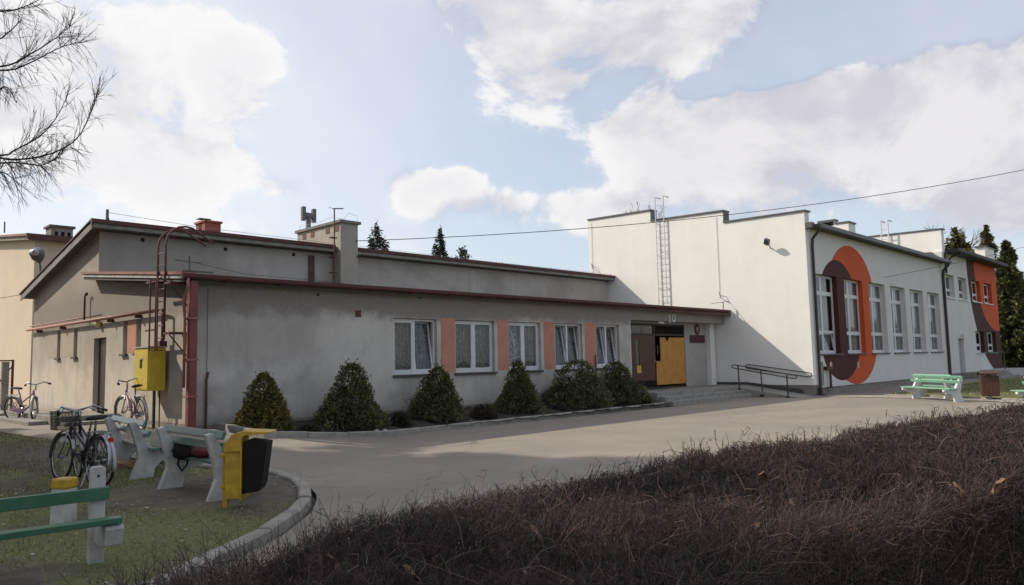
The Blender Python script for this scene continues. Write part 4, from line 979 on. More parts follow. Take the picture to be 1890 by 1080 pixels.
def conifer(name, c, h, r, m, label, cat='tree', group=None, n=9000, leaf=.16, seed=0, trunk=True, base=.06, droop=.25, pw=1.0):
    """spruce or cypress with whorled boughs"""
    r_ = np.random.default_rng(seed+31); root = empty(name, tuple(c), label, cat, group)
    MB().tube([tuple(c), (c[0], c[1], c[2]+h*.5), (c[0], c[1], c[2]+h*.99)], [h*.018, h*.011, .01], 7).build('trunk', M_bark, root)
    nb = int(h*13); zb = base+(1-base)*(np.arange(nb)+r_.uniform(0, 1, nb))/nb
    ab = np.arange(nb)*2.399+r_.normal(0, .35, nb); lb = ((1-zb)**pw+.02)*r*r_.uniform(.55, 1.15, nb)
    bi = r_.choice(nb, n, p=lb/lb.sum()); t = r_.uniform(.05, 1, n)**.7
    L = lb[bi]*t; aa = ab[bi]+r_.normal(0, .16, n)*(1.3-t)
    P = np.stack([np.cos(aa)*L, np.sin(aa)*L, zb[bi]*h-droop*L*t+.10*L*t*t+r_.normal(0, .05, n)*r], 1)+np.array(c)
    out = np.stack([np.cos(aa), np.sin(aa), -.25+r_.normal(0, .4, n)], 1)+r_.normal(0, .35, (n, 3)); out /= np.linalg.norm(out, axis=1, keepdims=True)
    side = np.cross(out, r_.normal(size=(n, 3))); side /= np.linalg.norm(side, axis=1, keepdims=True)
    s = leaf*r_.uniform(.6, 1.4, n)[:, None]
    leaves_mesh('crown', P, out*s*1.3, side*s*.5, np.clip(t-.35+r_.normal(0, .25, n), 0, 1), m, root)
    return root
def grow(P, D, L, r, lv, out, sp, r_, bend=.25, grav=0., kids_=5, ratio=.55, nseg=4, jit=.5):
    """recursive bare branches -> list of (p0, p1, r0, r1, tint)"""
    p = np.array(P, float); d = np.array(D, float); d /= np.linalg.norm(d)
    pts = [p.copy()]; dirs = [d.copy()]
    for i in range(nseg):
        d = d+r_.normal(0, bend/nseg, 3)+np.array([0, 0, grav/nseg]); d /= np.linalg.norm(d)
        p = p+d*L/nseg; pts.append(p.copy()); dirs.append(d.copy())
    for i in range(nseg):
        f0, f1 = i/nseg, (i+1)/nseg
        out.append((pts[i], pts[i+1], r*(1-.75*f0), r*(1-.75*f1), r_.uniform(0, 1)))
    if lv <= 0: return
    for k in range(kids_):
        f = r_.uniform(.12, 1.0); i = min(nseg-1, int(f*nseg)); q = pts[i]+(pts[i+1]-pts[i])*(f*nseg-i)
        s = dirs[i]*sp+r_.normal(0, jit, 3); s /= np.linalg.norm(s)
        grow(q, s, L*ratio*r_.uniform(.6, 1.2)*(1.15-.5*f), max(r*.5, .0022), lv-1, out, sp, r_, bend, grav, kids_, ratio, max(2, nseg-1), jit)
def emit(name, out, m, parent=None):
    return segs_mesh(name, [o[0] for o in out], [o[1] for o in out], [o[2] for o in out], [o[3] for o in out], [o[4] for o in out], m, parent)
# ------------------------------------------------------------------ the six bushes in the bed
YB_ = 14.85
BS = [(482, 693, 422, 541, M_thujaY, 'yellow-green thuja bush behind the black bin, first of the row'),
      (652, 675, 590, 708, M_thuja, 'broad dark thuja bush standing alone against blank grey wall'),
      (818, 680, 763, 852, M_thuja, 'two-tipped dark thuja bush below the first and second windows'),
      (948, 670, 918, 990, M_thuja, 'narrow-topped thuja bush below the third window'),
      (1064, 668, 1014, 1116, M_thuja, 'round-shouldered thuja bush below the fourth window'),
      (1131, 671, 1098, 1174, M_thuja, 'low thuja bush nearest the entrance steps')]
for i, (px, pt, l, r_, m, lab) in enumerate(BS):
    t = at(1, YB_, px, pt); L_, R_ = at(1, YB_, l, 755-i*4), at(1, YB_, r_, 755-i*4); cx = (L_.x+R_.x)/2
    z0 = bedz(cx, YB_)-.02
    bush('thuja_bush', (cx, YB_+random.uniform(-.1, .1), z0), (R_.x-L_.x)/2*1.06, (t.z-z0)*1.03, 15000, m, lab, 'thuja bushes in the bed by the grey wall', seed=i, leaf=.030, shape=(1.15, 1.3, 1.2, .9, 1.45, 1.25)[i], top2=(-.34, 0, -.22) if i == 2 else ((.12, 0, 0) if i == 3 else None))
for i, (px, py, w, h, lab) in enumerate([(572, 786, .42, .22, 'low dark creeping juniper between the first two thuja bushes'), (742, 768, .45, .35, 'low dark creeping juniper left of the two-tipped thuja'), (895, 760, .55, .38, 'low dark juniper spreading between third and fourth thuja'), (1035, 752, .35, .25, 'small dark juniper at the foot of the round thuja'), (1186, 742, .48, .38, 'low dark juniper at the end of the bed by the steps')]):
    q = at(1, 14.5, px, py)
    bush('low_juniper', (q.x, 14.55, bedz(q.x, 14.5)-.02), w*.8, h*.9, 3000, M_shrubdark, lab, 'low junipers in the bed', 'shrub', shape=2.2, leaf=.028, seed=40+i)
for i, (px, lab) in enumerate([(765, 'bare twiggy shrub against the grey wall left of the two-tipped thuja'), (1012, 'bare twiggy shrub between the fourth and fifth thuja'), (1150, 'bare brown shrub in front of the last thuja')]):
    q = at(1, 15.2, px, 745); out = []; rr = np.random.default_rng(i)
    root = empty('bare_shrub', (q.x, 15.2, bedz(q.x, 15.2)), lab, 'shrub', 'bare shrubs in the bed')
    for k in range(16): grow((q.x+rr.normal(0, .04), 15.2-(.4 if i == 2 else 0), bedz(q.x, 15.2)), (rr.normal(0, .5), rr.normal(0, .5), 1), .45, .005, 2, out, 1.0, rr)
    emit('twigs', out, M_twig, root)
# pale stones in the bed
for i, (px, py) in enumerate([(712, 778), (700, 790), (706, 783), (540, 800), (612, 798), (880, 768)]):
    q = at(1, 13.98, px, py); s = random.uniform(.04, .09)
    b = MB(); k = 9
    for a in range(5): b.box(0, 0, 0, 0, 0, 0) if False else None
    me = bpy.data.meshes.new('stone'); bm = bmesh.new(); bmesh.ops.create_icosphere(bm, subdivisions=2, radius=s)
    for v_ in bm.verts: v_.co *= random.uniform(.8, 1.1); v_.co.z *= .6
    bm.to_mesh(me); bm.free(); me.materials.append(M_concL); o = bpy.data.objects.new('stone', me); COL.objects.link(o); o.location = (q.x, 14.0+.1*i % .3, bedz(q.x, 14.0)+.02)
    tag(o, ['pale stone on the bed soil just right of the second thuja', 'pale stone at the kerb right of the second thuja', 'pale stone between two others right of the second thuja', 'pale stone by the kerb right of the yellow-green thuja', 'pale stone by the kerb at the second thuja foot', 'pale stone near the kerb left of the narrow-topped thuja'][i], 'stone', 'small pale stones in the flower bed')
# ------------------------------------------------------------------ trees beyond the buildings
def far_con(px, top, half, P, label, m=M_spruce, name='spruce_tree', n=5000, leaf=.16, pw=1.0, droop=.25, base=.05, z0=0, ax=1):
    t = at(ax, P, px, top); e = at(ax, P, px+half[0], half[1]); f = (t.z-e.z)/(t.z-z0)
    r = (Vector((e.x, e.y))-Vector((t.x, t.y))).length/max(f, .12)**pw
    return conifer(name, (t.x, t.y, z0), t.z-z0, r*(1.35 if ax == 0 else 1), m, label, n=n, leaf=leaf, seed=int(px), pw=pw, droop=droop, base=base)
far_con(695, 418, (17, 460), 45, 'spruce top rising over the grey roof just right of the chimney stack', pw=.8, n=14000, leaf=.13)
far_con(812, 425, (14, 472), 45, 'pointed spruce top rising over the middle of the grey roof', pw=.8, n=14000, leaf=.13)
t = at(1, 45, 856, 460); root = empty('small_tree', (t.x, 45, 0), 'sparse top of a small tree just right of the pointed spruce', 'tree')
out = []; rr = np.random.default_rng(5)
for k in range(7): grow((t.x, 45, t.z-2.2), (rr.normal(0, .35), rr.normal(0, .3), 1), 1.9, .05, 2, out, 1.2, rr, kids_=5)
MB().tube([(t.x, 45, 0), (t.x, 45, t.z-2)], [.2, .08], 7).build('trunk', M_bark, root); emit('twigs', out, M_twig, root)
lc = np.array([o[1] for o in out if o[1][2] > t.z-1.3]); lc = lc[rr.integers(0, len(lc), 260)]+rr.normal(0, .09, (260, 3))
leaves_mesh('foliage', lc, rdir(260)*.14, rdir(260)*.10, rr.uniform(0, .6, 260), M_spruce, root)
# bare tree top behind the white ladder
dv = ray(1195, 376); T_ = CAMP+dv*62; root = empty('bare_tree', (T_[0], T_[1], 0), 'bare twiggy tree top showing behind the ladder above the white hall', 'tree')
out = []; rr = np.random.default_rng(8)
for k in range(9): grow((T_[0], T_[1], T_[2]-4.0), (rr.normal(0, .28), rr.normal(0, .28), 1), 3.1, .05, 3, out, 1.5, rr, kids_=5, ratio=.5)
MB().tube([(T_[0], T_[1], 0), (T_[0], T_[1], T_[2]-3.8)], [.3, .15], 8).build('trunk', M_bark, root); emit('twigs', out, M_twig, root)
# trees seen past the tall white block and at the right edge
dv = ray(1742, 425); T_ = CAMP+dv*80; root = empty('bare_tree', (T_[0], T_[1], 0), 'bare reddish tree beyond the two-storey wing, right of the white block', 'tree')
out = []; rr = np.random.default_rng(9)
for k in range(12): grow((T_[0], T_[1], T_[2]-6), (rr.normal(0, .4), rr.normal(0, .4), 1), 5.0, .07, 3, out, 1.5, rr, kids_=6, ratio=.5)
MB().tube([(T_[0], T_[1], 0), (T_[0], T_[1], T_[2]-5.5)], [.35, .2], 8).build('trunk', M_bark, root); emit('twigs', out, M_twig, root)
far_con(1764, 425, (20, 452), 75, 'dull green cypress just behind the two-storey wing roof', M_thujaY, 'cypress_tree', n=12000, leaf=.22, pw=.6, ax=0)
far_con(1820, 418, (17, 470), 78, 'pointed green cypress behind the small white wing chimney', M_thujaY, 'cypress_tree', n=16000, leaf=.22, pw=.75, ax=0)
far_con(1856, 448, (33, 570), 67, 'tall dark cypress standing past the orange end wall', M_thuja, 'cypress_tree', n=60000, leaf=.22, pw=.70, droop=.1, z0=-.1, ax=0)
for i, (px, top, wd, Y, lab) in enumerate([(1896, 560, 22, 74, 'dark conifer at the right edge of the picture behind the lawn'), (1874, 605, 24, 80, 'lower dark conifer just behind the tall cypress'), (1930, 590, 30, 72, 'dark conifer cut by the right picture edge')]):
    far_con(px, top, (wd, 660), Y, lab, M_thuja, 'dark_conifer', n=12000, leaf=.22, pw=.5, z0=-.1, ax=0)
def hedge_far():
    n = 26000; x = rng.uniform(84, 92, n); y = rng.uniform(-20, 16, n); z = rng.uniform(0, 1, n)**.8*(3.2+1.5*np.sin(y*1.3)+np.sin(y*3.1)*.6)
    o = leaves_mesh('far_greenery', np.stack([x, y, z], 1), rdir(n)*.30, rdir(n)*.22, rng.uniform(0, 1, n), M_thujaY)
    tag(o, 'mass of dark and yellowish bushes far beyond the lawn at right', 'bushes', kind='stuff')
hedge_far()
# ------------------------------------------------------------------ larch at the left edge and the spruces beyond it that shade the yard
LX, LY = 1.15, 10.6
lr = empty('larch_tree', (LX, LY, .1), 'bare larch whose fine drooping twigs hang into the upper left corner', 'tree')
MB().tube([(LX, LY, 0), (LX+.02, LY, 3), (LX, LY+.03, 7), (LX, LY, 12)], [.19, .15, .09, .02], 12).build('trunk', M_bark, lr, smooth=True)
out = []; rr = np.random.default_rng(21)
def larch_branch(pts, r, out, rr, twl=.34, dens=26):
    pts = [np.array(p, float) for p in pts]
    # resample as a smooth curve
    n = 14; S_ = []
    for i in range(n+1):
        f = i/n*(len(pts)-1); k = min(len(pts)-2, int(f)); u = f-k
        p0 = pts[max(k-1, 0)]; p1 = pts[k]; p2 = pts[k+1]; p3 = pts[min(k+2, len(pts)-1)]
        S_.append(.5*((2*p1)+(-p0+p2)*u+(2*p0-5*p1+4*p2-p3)*u*u+(-p0+3*p1-3*p2+p3)*u**3))
    for i in range(n):
        out.append((S_[i], S_[i+1], r*(1-.8*i/n), r*(1-.8*(i+1)/n), .1))
    for k in range(dens):
        f = rr.uniform(.08, 1)*n; i = min(n-1, int(f)); q = S_[i]+(S_[i+1]-S_[i])*(f-i)
        t = S_[i+1]-S_[i]; t = t/np.linalg.norm(t)
        tip = f/n
        dn = -.75 if rr.uniform() < (1-.75*tip) else .5
        d = t*rr.uniform(.4, 1.1)+rr.normal(0, .35, 3)+np.array([0, 0, dn]); d /= np.linalg.norm(d)
        grow(q, d, twl*rr.uniform(.6, 1.5)*(1.2-.5*tip), .0034, 1, out, 1.5, rr, bend=.45, grav=-.35 if dn < 0 else .25, kids_=4, ratio=.55, nseg=4, jit=.35)
BR = [[(-90, 40), (0, 20), (45, 12), (90, -10)],
      [(-90, 150), (0, 123), (55, 100), (100, 72), (130, 48)],
      [(-90, 145), (0, 130), (50, 118), (110, 88), (150, 78)],
      [(-90, 262), (-10, 290), (45, 293), (95, 283), (140, 258), (165, 215), (182, 165)],
      [(-90, 262), (-10, 286), (30, 275), (75, 250), (105, 215), (125, 175)],
      [(-90, 300), (-20, 300), (30, 300), (75, 305), (110, 290)],
      [(-90, 50), (-20, 70), (15, 60), (40, 35)], [(-90, 180), (-30, 175), (10, 160), (30, 190)], [(-90, 330), (-40, 320), (5, 318), (40, 345)]]
for bi, b in enumerate(BR):
    n = len(b); Yt = LY-.5-.22*(bi % 4); W_ = []
    for i, (px, py) in enumerate(b):
        yy = LY+(Yt-LY)*i/(n-1); W_.append(tuple(at(1, yy, px, py)))
    W_[0] = (LX, LY, W_[0][2])
    larch_branch(W_, .017, out, rr, dens=(40, 52, 50, 78, 58, 64, 24, 34, 44)[bi])
for k in range(40):   # the rest of the crown, out of the picture
    z = rr.uniform(2.8, 11.5); a = rr.uniform(1.5, 4.8); L = 2.6*(1.1-z/13)
    p = (LX, LY, z); q = (LX+math.cos(a)*L*.5, LY+math.sin(a)*L*.5, z-.1); w_ = (LX+math.cos(a)*L, LY+math.sin(a)*L, z+.35)
    larch_branch([p, q, w_], .03, out, rr, dens=22)
emit('crown', out, M_twig, lr)
for i, (x, y, h, r) in enumerate([(-.8, 21.6, 13.4, 2.3), (-3.1, 20.0, 14.4, 3.4), (-6.0, 19.0, 15, 3.6), (-8.6, 18.0, 15.5, 3.8), (-13, 16, 15, 3.8), (-3.2, 25.0, 18.5, 4.2), (-6.8, 22.5, 16.5, 4.0), (-17.5, 14, 15, 3.8), (-7.5, 13.2, 11, 3.0)]):
    conifer('spruce_tree', (x, y, .1), h, r, M_spruce, ['tall dark spruce nearest the cream building, crown starting high', 'dark spruce second from the cream building, close to the first', 'dark spruce between the second and the fourth of the row', 'dark spruce third from the cream building', 'dark spruce fourth from the cream building', 'tallest spruce standing behind the row', 'second spruce standing behind the row', 'last dark spruce of the row, farthest from the buildings', 'shorter spruce in front of the row'][i], 'tree', 'tall spruces left of the yard', n=20000, leaf=.26, seed=60+i, base=(.60, .34)[i] if i < 2 else .08, pw=.45)
# ------------------------------------------------------------------ clipped hedge in front
def xleft_np(y): return np.interp(y, [q[0] for q in XL], [q[1] for q in XL])
def hedge():
    m = mat('hedge_twigs', (.018, .011, .0095), None, rough=.6, tint=(.17, .102, .082), extra=lambda n, co, c: n.mix(n.mr(n.noise(co, 2.2, 3), .4, .7, 0, .5), c, (.050, .022, .018)))
    yf = lambda x: np.interp(x, [.7, 1.2, 1.8, 3.6, 6, 9.4, 12, 17], [2.35, 2.85, 3.05, 3.28, 3.12, 2.72, 2.3, 1.5])
    yn = lambda x: np.interp(x, [.7, 1.2, 2., 3., 4.2, 6, 9, 12, 17], [2.2, 1.3, 1.2, 1.3, 1.28, 1.02, .85, .6, .1])
    def sample(n, rmin=1.2):
        X = []; Y = []
        while sum(len(a) for a in X) < n:
            x = .75+(16.2)*rng.uniform(0, 1, n*2)**1.9; y = rng.uniform(-.6, 3.3, n*2)
            k = (y < yf(x)) & (y > yn(x)) & (np.hypot(x, y) > rmin)
            X.append(x[k]); Y.append(y[k])
        return np.concatenate(X)[:n], np.concatenate(Y)[:n]
    wv = [(rng.uniform(0, 6.28), f_, rng.uniform(0, 6.28)) for f_ in (7, 9, 12, 16, 21, 27, 34)]
    def nz(x, y, o=0): return sum(np.sin(f_*(x*math.cos(a+o)+y*math.sin(a+o))+p_+1.3*np.sin(f_*.6*(y*math.cos(a)-x*math.sin(a))))/(1+.35*i_) for i_, (a, f_, p_) in enumerate(wv))/2.6
    def top(x, y):
        b = .875+.03*np.sin(x*2.1+y)+.02*np.exp(-((x-2.6)/1.2)**2)+.042*nz(x, y)
        b -= .12*np.exp(-(((x-4.4)/.9)**2+((y-1.5)/.5)**2))+.08*np.exp(-(((x-2.4)/.4)**2+((y-2.0)/.35)**2))+.07*np.exp(-(((x-6.6)/.8)**2+((y-1.2)/.4)**2))
        b -= .35*np.clip((1.5-x)/.8, 0, 1)
        edge = np.clip((yf(x)-y)/.12, 0, 1); b -= .10*(1-edge)
        return b
    p0, p1, r0, r1, tn = [], [], [], [], []
    def add(a, b, ra, rb, t): p0.append(a); p1.append(b); r0.append(ra); r1.append(rb); tn.append(t)
    # upright clipped shoots
    n = 50000; x, y = sample(n); H_ = top(x, y); dist = np.hypot(x, y); k = np.clip(dist/4.6, .7, 2.1)
    L = rng.uniform(.06, .20, n); d = rdir(n, 3.0); clump = nz(x, y, 1.0)
    tall = (rng.uniform(0, 1, n) < .05)*rng.uniform(.03, .13, n)
    e = np.stack([x, y, H_+tall-.06*np.clip(-clump, 0, 1)-np.abs(rng.normal(0, .035, n))], 1); dd = d*L[:, None]; s = e-dd; mid = (s+e)/2+rng.normal(0, .020, (n, 3))
    w = .00135*k*rng.uniform(.6, 1.5, n); t = rng.uniform(0, 1, n)**2.5*np.clip(.75+.5*clump, .25, 1.3)
    add(s, mid, w*1.3, w*1.1, t*.6); add(mid, e, w*1.1, w*.6, t)
    for q in range(3):
        f = rng.uniform(.2, 1., n)[:, None]; b = s+(e-s)*f; d2 = d+rng.normal(0, .95, (n, 3)); d2[:, 2] = np.abs(d2[:, 2])*.6+.05; d2 /= np.linalg.norm(d2, axis=1, keepdims=True)
        add(b, b+d2*rng.uniform(.015, .05, n)[:, None], w*.8, w*.45, t)
    # tangled inner twigs
    n = 46000; x, y = sample(n); H_ = top(x, y); z = H_*(1-rng.uniform(0, 1, n)**1.0*.85)-.10; d = rdir(n, .8)
    s = np.stack([x, y, z], 1); L = rng.uniform(.04, .15, n)[:, None]; e = s+d*L; over = e[:, 2] > H_+.05; e[over, 2] = H_[over]-.02
    k = np.clip(np.hypot(x, y)/4.6, .7, 2.1); w = .0015*k*rng.uniform(.6, 1.5, n); add(s, e, w, w*.6, rng.uniform(0, .45, n)**2.5)
    # sparse thin shoots straggling out towards the kerb
    n = 5200; x = rng.uniform(1.1, 3.0, n); y = rng.uniform(2.5, 5.6, n); k_ = (x > xleft_np(y)+.05-.5*(y < 4)) & (y < 4.7-.5*np.abs(x-1.9)) ; x, y = x[k_], y[k_]; n = len(x)
    H_ = np.clip(.80-.20*(y-2.6), .2, .85)*rng.uniform(.55, 1.08, n); s = np.stack([x, y, np.full(n, .02)], 1); d = rdir(n, 3.2); d /= d[:, 2:3].clip(.5); mid = s+d*(H_*.5)[:, None]; e = mid+(d+rng.normal(0, .16, (n, 3)))*(H_*.5)[:, None]
    w = .0017*rng.uniform(.8, 1.6, n); add(s, mid, w*1.5, w*1.2, rng.uniform(0, .5, n)); add(mid, e, w*1.2, w*.6, rng.uniform(0, .9, n))
    for q in range(5):
        f = rng.uniform(.2, 1, n)[:, None]; b = s+(e-s)*f; d2 = d+rng.normal(0, .6, (n, 3)); d2 /= np.linalg.norm(d2, axis=1, keepdims=True); add(b, b+d2*rng.uniform(.05, .16, n)[:, None], w*.9, w*.5, rng.uniform(0, .9, n))
    # the near face of the hedge: twig ends and bare stems over a dark inside
    n = 34000; x = .9+15*rng.uniform(0, 1, n)**1.6; y = yn(x)+np.abs(rng.normal(0, .10, n))+.035*nz(x*1.0, x*.0+rng.uniform(0, .01, n)); H_ = top(x, y)
    z = H_*rng.uniform(.02, 1, n)**.8; d = rdir(n, .9); d[:, 1] -= .35; d /= np.linalg.norm(d, axis=1, keepdims=True); s = np.stack([x, y, z], 1); L = rng.uniform(.05, .2, n)[:, None]
    mid = s+d*L*.5; e = mid+(d+rng.normal(0, .35, (n, 3)))*L*.5; k = np.clip(np.hypot(x, y)/4.6, .7, 2.1); w = .0015*k*rng.uniform(.6, 1.7, n); t = rng.uniform(0, 1, n)**3.5
    add(s, mid, w*1.2, w, t); add(mid, e, w, w*.5, t)
    n = 700; x = .9+15*rng.uniform(0, 1, n)**1.5; y = yn(x)+rng.uniform(-.02, .25, n); a = np.stack([x, y, np.zeros(n)], 1); b = a+(rdir(n, 2.2)*np.array([1, .5, 1]))*.42; c = b+(rdir(n, 1.6)*np.array([1, .6, 1]))*.38; w = rng.uniform(.003, .007, n); add(a, b, w*1.3, w, rng.uniform(.1, .7, n)); add(b, c, w, w*.4, rng.uniform(.1, .8, n))
    # long pale arching canes
    n = 900; x, y = sample(n); H_ = top(x, y); d = rdir(n, .1); d[:, 2] *= .35; a = np.stack([x, y, H_-rng.uniform(0, .12, n)], 1); L = rng.uniform(.04, .13, n)[:, None]
    b = a+d*L+np.array([0, 0, .03]); c = b+d*L+rng.normal(0, .03, (n, 3)); w = np.full(n, .0017)*np.clip(np.hypot(x, y)/3.5, .9, 2)
    add(a, b, w, w, rng.uniform(.5, 1.3, n)); add(b, c, w, w*.5, rng.uniform(.6, 1.6, n))
    # stems
    n = 2600; x, y = sample(n); a = np.stack([x, y, np.zeros(n)], 1); e = a+rdir(n, 2.5)*rng.uniform(.4, .7, n)[:, None]; w = rng.uniform(.004, .009, n); add(a, e, w, w*.5, rng.uniform(0, .5, n))
    cat = lambda q: np.concatenate(q)
    o = segs_mesh('clipped_hedge', cat(p0), cat(p1), cat(r0), cat(r1), cat(tn), m)
    tag(o, 'bare brown clipped hedge across the whole foreground', 'hedge', kind='stuff')
    # small dead leaves caught in it
    n = 1500; x, y = sample(n); z = top(x, y)-rng.uniform(-.01, .30, n)**1.0
    o = leaves_mesh('hedge_leaf_litter', np.stack([x, y, z], 1), rdir(n)*.016, rdir(n)*.013, rng.uniform(0, 1, n), mat('dead_leaf', (.07, .035, .02), None, rough=.8, tint=(.17, .10, .06)))
    tag(o, 'small dead leaves caught among the hedge twigs', 'leaves', kind='stuff')
    return top
htop = hedge()
M_leaf = mat('big_dry_leaf', (.24, .14, .08), (.13, .07, .04), 30, .8)
def dry_leaf(px, py, s, z, label, ang=0):
    p = at(2, z, px, py); b = MB(); n = 8; rows = []
    out_ = [0, .5, .8, .62, .95, .6, .72, .35, 0]
    M_ = Matrix.Translation(p) @ Matrix.Rotation(ang, 4, 'Z') @ Matrix.Rotation(R(55), 4, 'X')
    for i in range(n+1):
        f = i/n; w = out_[i]*.36; c = .10*math.sin(f*3.1)
        rows.append([M_ @ Vector((u*w*s, (f-.5)*s, (c-.28*w*abs(u)**1.5+.04*math.sin(9*f+3*u))*s*1.6)) for u in (-1, -.5, 0, .5, 1)])
    for i in range(n):
        for j in range(4): b.quad(rows[i][j], rows[i][j+1], rows[i+1][j+1], rows[i+1][j])
    o = b.build('dry_leaf', M_leaf); md = o.modifiers.new('thick', 'SOLIDIFY'); md.thickness = .0012
    return tag(o, label, 'leaf', 'big dry leaves caught in the hedge')
dry_leaf(990, 985, .085, .84, 'tan dry leaf in the hedge left of centre', .6)
dry_leaf(1408, 884, .12, .86, 'long pale dry leaf standing up in the hedge', 2.2)
dry_leaf(1466, 937, .10, .85, 'broad rusty dry leaf lying in the middle of the hedge', 1.0)
dry_leaf(1843, 898, .12, .85, 'curled rusty dry leaf in the hedge near the right edge', 2.9)
dry_leaf(1770, 903, .09, .84, 'dark dry leaf left of the curled rusty one', .3)
dry_leaf(762, 1068, .13, .80, 'big dark brown dry leaf at the bottom of the hedge', 1.3)
dry_leaf(1418, 922, .05, .85, 'small rusty dry leaf above the broad one', 1.9)
# ------------------------------------------------------------------ grass blades, fallen leaves
def lawn():
    n = 110000; x = rng.uniform(-1.5, 5.6, n); y = 3.6+rng.uniform(0, 1, n)**1.2*17
    xl_ = np.interp(y, [q[0] for q in XL], [q[1] for q in XL])
    w = np.sin(x*1.9+np.sin(y*1.3)*2)*.5+np.sin(y*2.7+x*3.3)*.3+rng.normal(0, .35, n)
    k = (x < xl_-.05) & (w > -.35) & (np.hypot(x-4.6, y-9.3) > 1.55+.25*w) & (y-.12*x+.5*w > 5.2)
    x, y = x[k], y[k]; n = len(x); z = np.array([terrain(a, b) for a, b in zip(x, y)])
    h = rng.uniform(.018, .055, n)[:, None]; d = rdir(n, 1.6)*h; a = rng.uniform(0, 6.28, n); s = np.stack([np.cos(a), np.sin(a), np.zeros(n)], 1)*.0035*np.clip(y/7, 1, 2)[:, None]
    P = np.stack([x, y, z], 1); V = np.stack([P-s, P+s, P+d], 1).reshape(-1, 3); F = np.arange(3*n).reshape(n, 3)
    me = raw_mesh('grass', V, F); at_ = me.attributes.new('tint', 'FLOAT', 'POINT'); at_.data.foreach_set('value', np.repeat(rng.uniform(0, 1, n).astype(np.float32), 3))
    me.materials.append(mat('grass_blade', (.10, .115, .036), None, rough=.7, tint=(.33, .29, .14))); o = bpy.data.objects.new('grass', me); COL.objects.link(o)
    tag(o, 'short patchy grass of the lawn by the benches', 'grass', kind='stuff')
    n = 30000; x = rng.uniform(30.3, 48, n); y = rng.uniform(-1, 9.85, n); P = np.stack([x, y, np.full(n, .05)], 1)
    h = rng.uniform(.03, .09, n)[:, None]; d = rdir(n, 1.6)*h; a = rng.uniform(0, 6.28, n); s = np.stack([np.cos(a), np.sin(a), np.zeros(n)], 1)*.012
    V = np.stack([P-s, P+s, P+d], 1).reshape(-1, 3); me = raw_mesh('grass', V, np.arange(3*n).reshape(n, 3)); at_ = me.attributes.new('tint', 'FLOAT', 'POINT'); at_.data.foreach_set('value', np.repeat(rng.uniform(0, 1, n).astype(np.float32), 3))
    me.materials.append(MATS['grass_blade']); o = bpy.data.objects.new('grass', me); COL.objects.link(o)
    tag(o, 'grass of the lawn beyond the yard by the sports hall', 'grass', kind='stuff')
    # fallen leaves and pale litter
    n = 2400; x = rng.uniform(-1.5, 5.5, n); y = rng.uniform(4.5, 18, n); k = x < np.interp(y, [q[0] for q in XL], [q[1] for q in XL])-.1
    x, y = x[k], y[k]; n = len(x); z = np.array([terrain(a, b) for a, b in zip(x, y)])+.03
    A = rdir(n); A[:, 2] *= .25; B = rdir(n); B[:, 2] *= .25; s = rng.uniform(.008, .028, n)[:, None]
    o = leaves_mesh('fallen_leaves', np.stack([x, y, z], 1), A*s, B*s, rng.uniform(0, 1, n)**1.5, mat('fallen_leaf', (.14, .085, .05), None, rough=.8, tint=(.52, .47, .40)))
    tag(o, 'small pale and brown leaves scattered on the lawn', 'leaves', kind='stuff')
lawn()
def grit():
    n = 1500; t = rng.uniform(0, 1, n); k = rng.uniform(0, 1, n) < .55
    x = np.where(k, rng.uniform(7.3, 22, n), rng.uniform(5.5, 28, n)); y = np.where(k, 13.60+.02*(x-7.2)-np.abs(rng.normal(0, .10, n)), rng.uniform(4.2, 13.3, n))
    x = np.where(t < .25, xleft_np(y)+.22+np.abs(rng.normal(0, .12, n)), x)
    s = rng.uniform(.006, .020, n)[:, None]; A = rdir(n); A[:, 2] *= .3; B = rdir(n); B[:, 2] *= .3
    z = np.array([hp(a, b) for a, b in zip(x, y)])+.008+s[:, 0]*.25
    o = leaves_mesh('yard_litter', np.stack([x, y, z], 1), A*s, B*s, rng.uniform(0, 1, n), mat('grit_and_leaf', (.07, .05, .035), None, rough=.9, tint=(.42, .38, .32)))
    tag(o, 'grit and crumbs of leaves scattered over the asphalt yard and along the kerbs', 'grit', kind='stuff')
grit()
# ------------------------------------------------------------------ benches
LEG = [(-.24, 0), (.07, 0), (.09, .09), (.19, .20), (.38, .25), (.44, .28), (.44, .345), (.08, .355), (.03, .40), (-.15, .735), (-.19, .765), (-.26, .75), (-.15, .38), (-.13, .24), (-.19, .08)]
def bench(loc, rz, label, L=1.6, over=.22, paint=None, legm=None, back=((.59, -.075), (.735, -.135)), seat=(.05, .19, .33), ends=(1, 1), name='bench', group=None, missing=()):
    root = empty(name, loc, label, 'bench', group, rz)
    lm = legm or M_concL; pm = paint or M_green
    for s in (-1, 1):
        MB().prism([(s*L/2-.045, y, z-.05 if z == 0 else z) for y, z in LEG], (.09, 0, 0)).build('leg', lm, root, bevel=.012, loc='local')
    hw = L/2+over
    for i, (z, y) in enumerate(back):
        M_ = Matrix.Translation((0, y+.035, z)) @ Matrix.Rotation(R(-24+90), 4, 'X')
        MB().box(-hw, -.046, -.019, hw, .046, .019, M_).build('back_slat', pm, root, bevel=.004, loc='local')
    for i, y in enumerate(seat):
        MB().box(-hw+random.uniform(-.01, .01), y-.058, .358, hw+random.uniform(-.01, .01), y+.058, .392).build('seat_slat', pm, root, bevel=.004, loc='local')
    for s in (-1, 1):
        b = MB()
        for z, y in back: b.cyl((s*L/2, y+.05, z), (s*L/2, y+.062, z+.004), .008, 6)
        o = b.build('bolt', M_rust, root, loc='local'); o['kind'] = 'stuff'
    return root
bench((4.06, 9.38, .085), R(-90-2), 'green slatted bench with concrete legs and a dark bag on its seat, seen from behind', L=1.55, over=.16, paint=M_greenW)
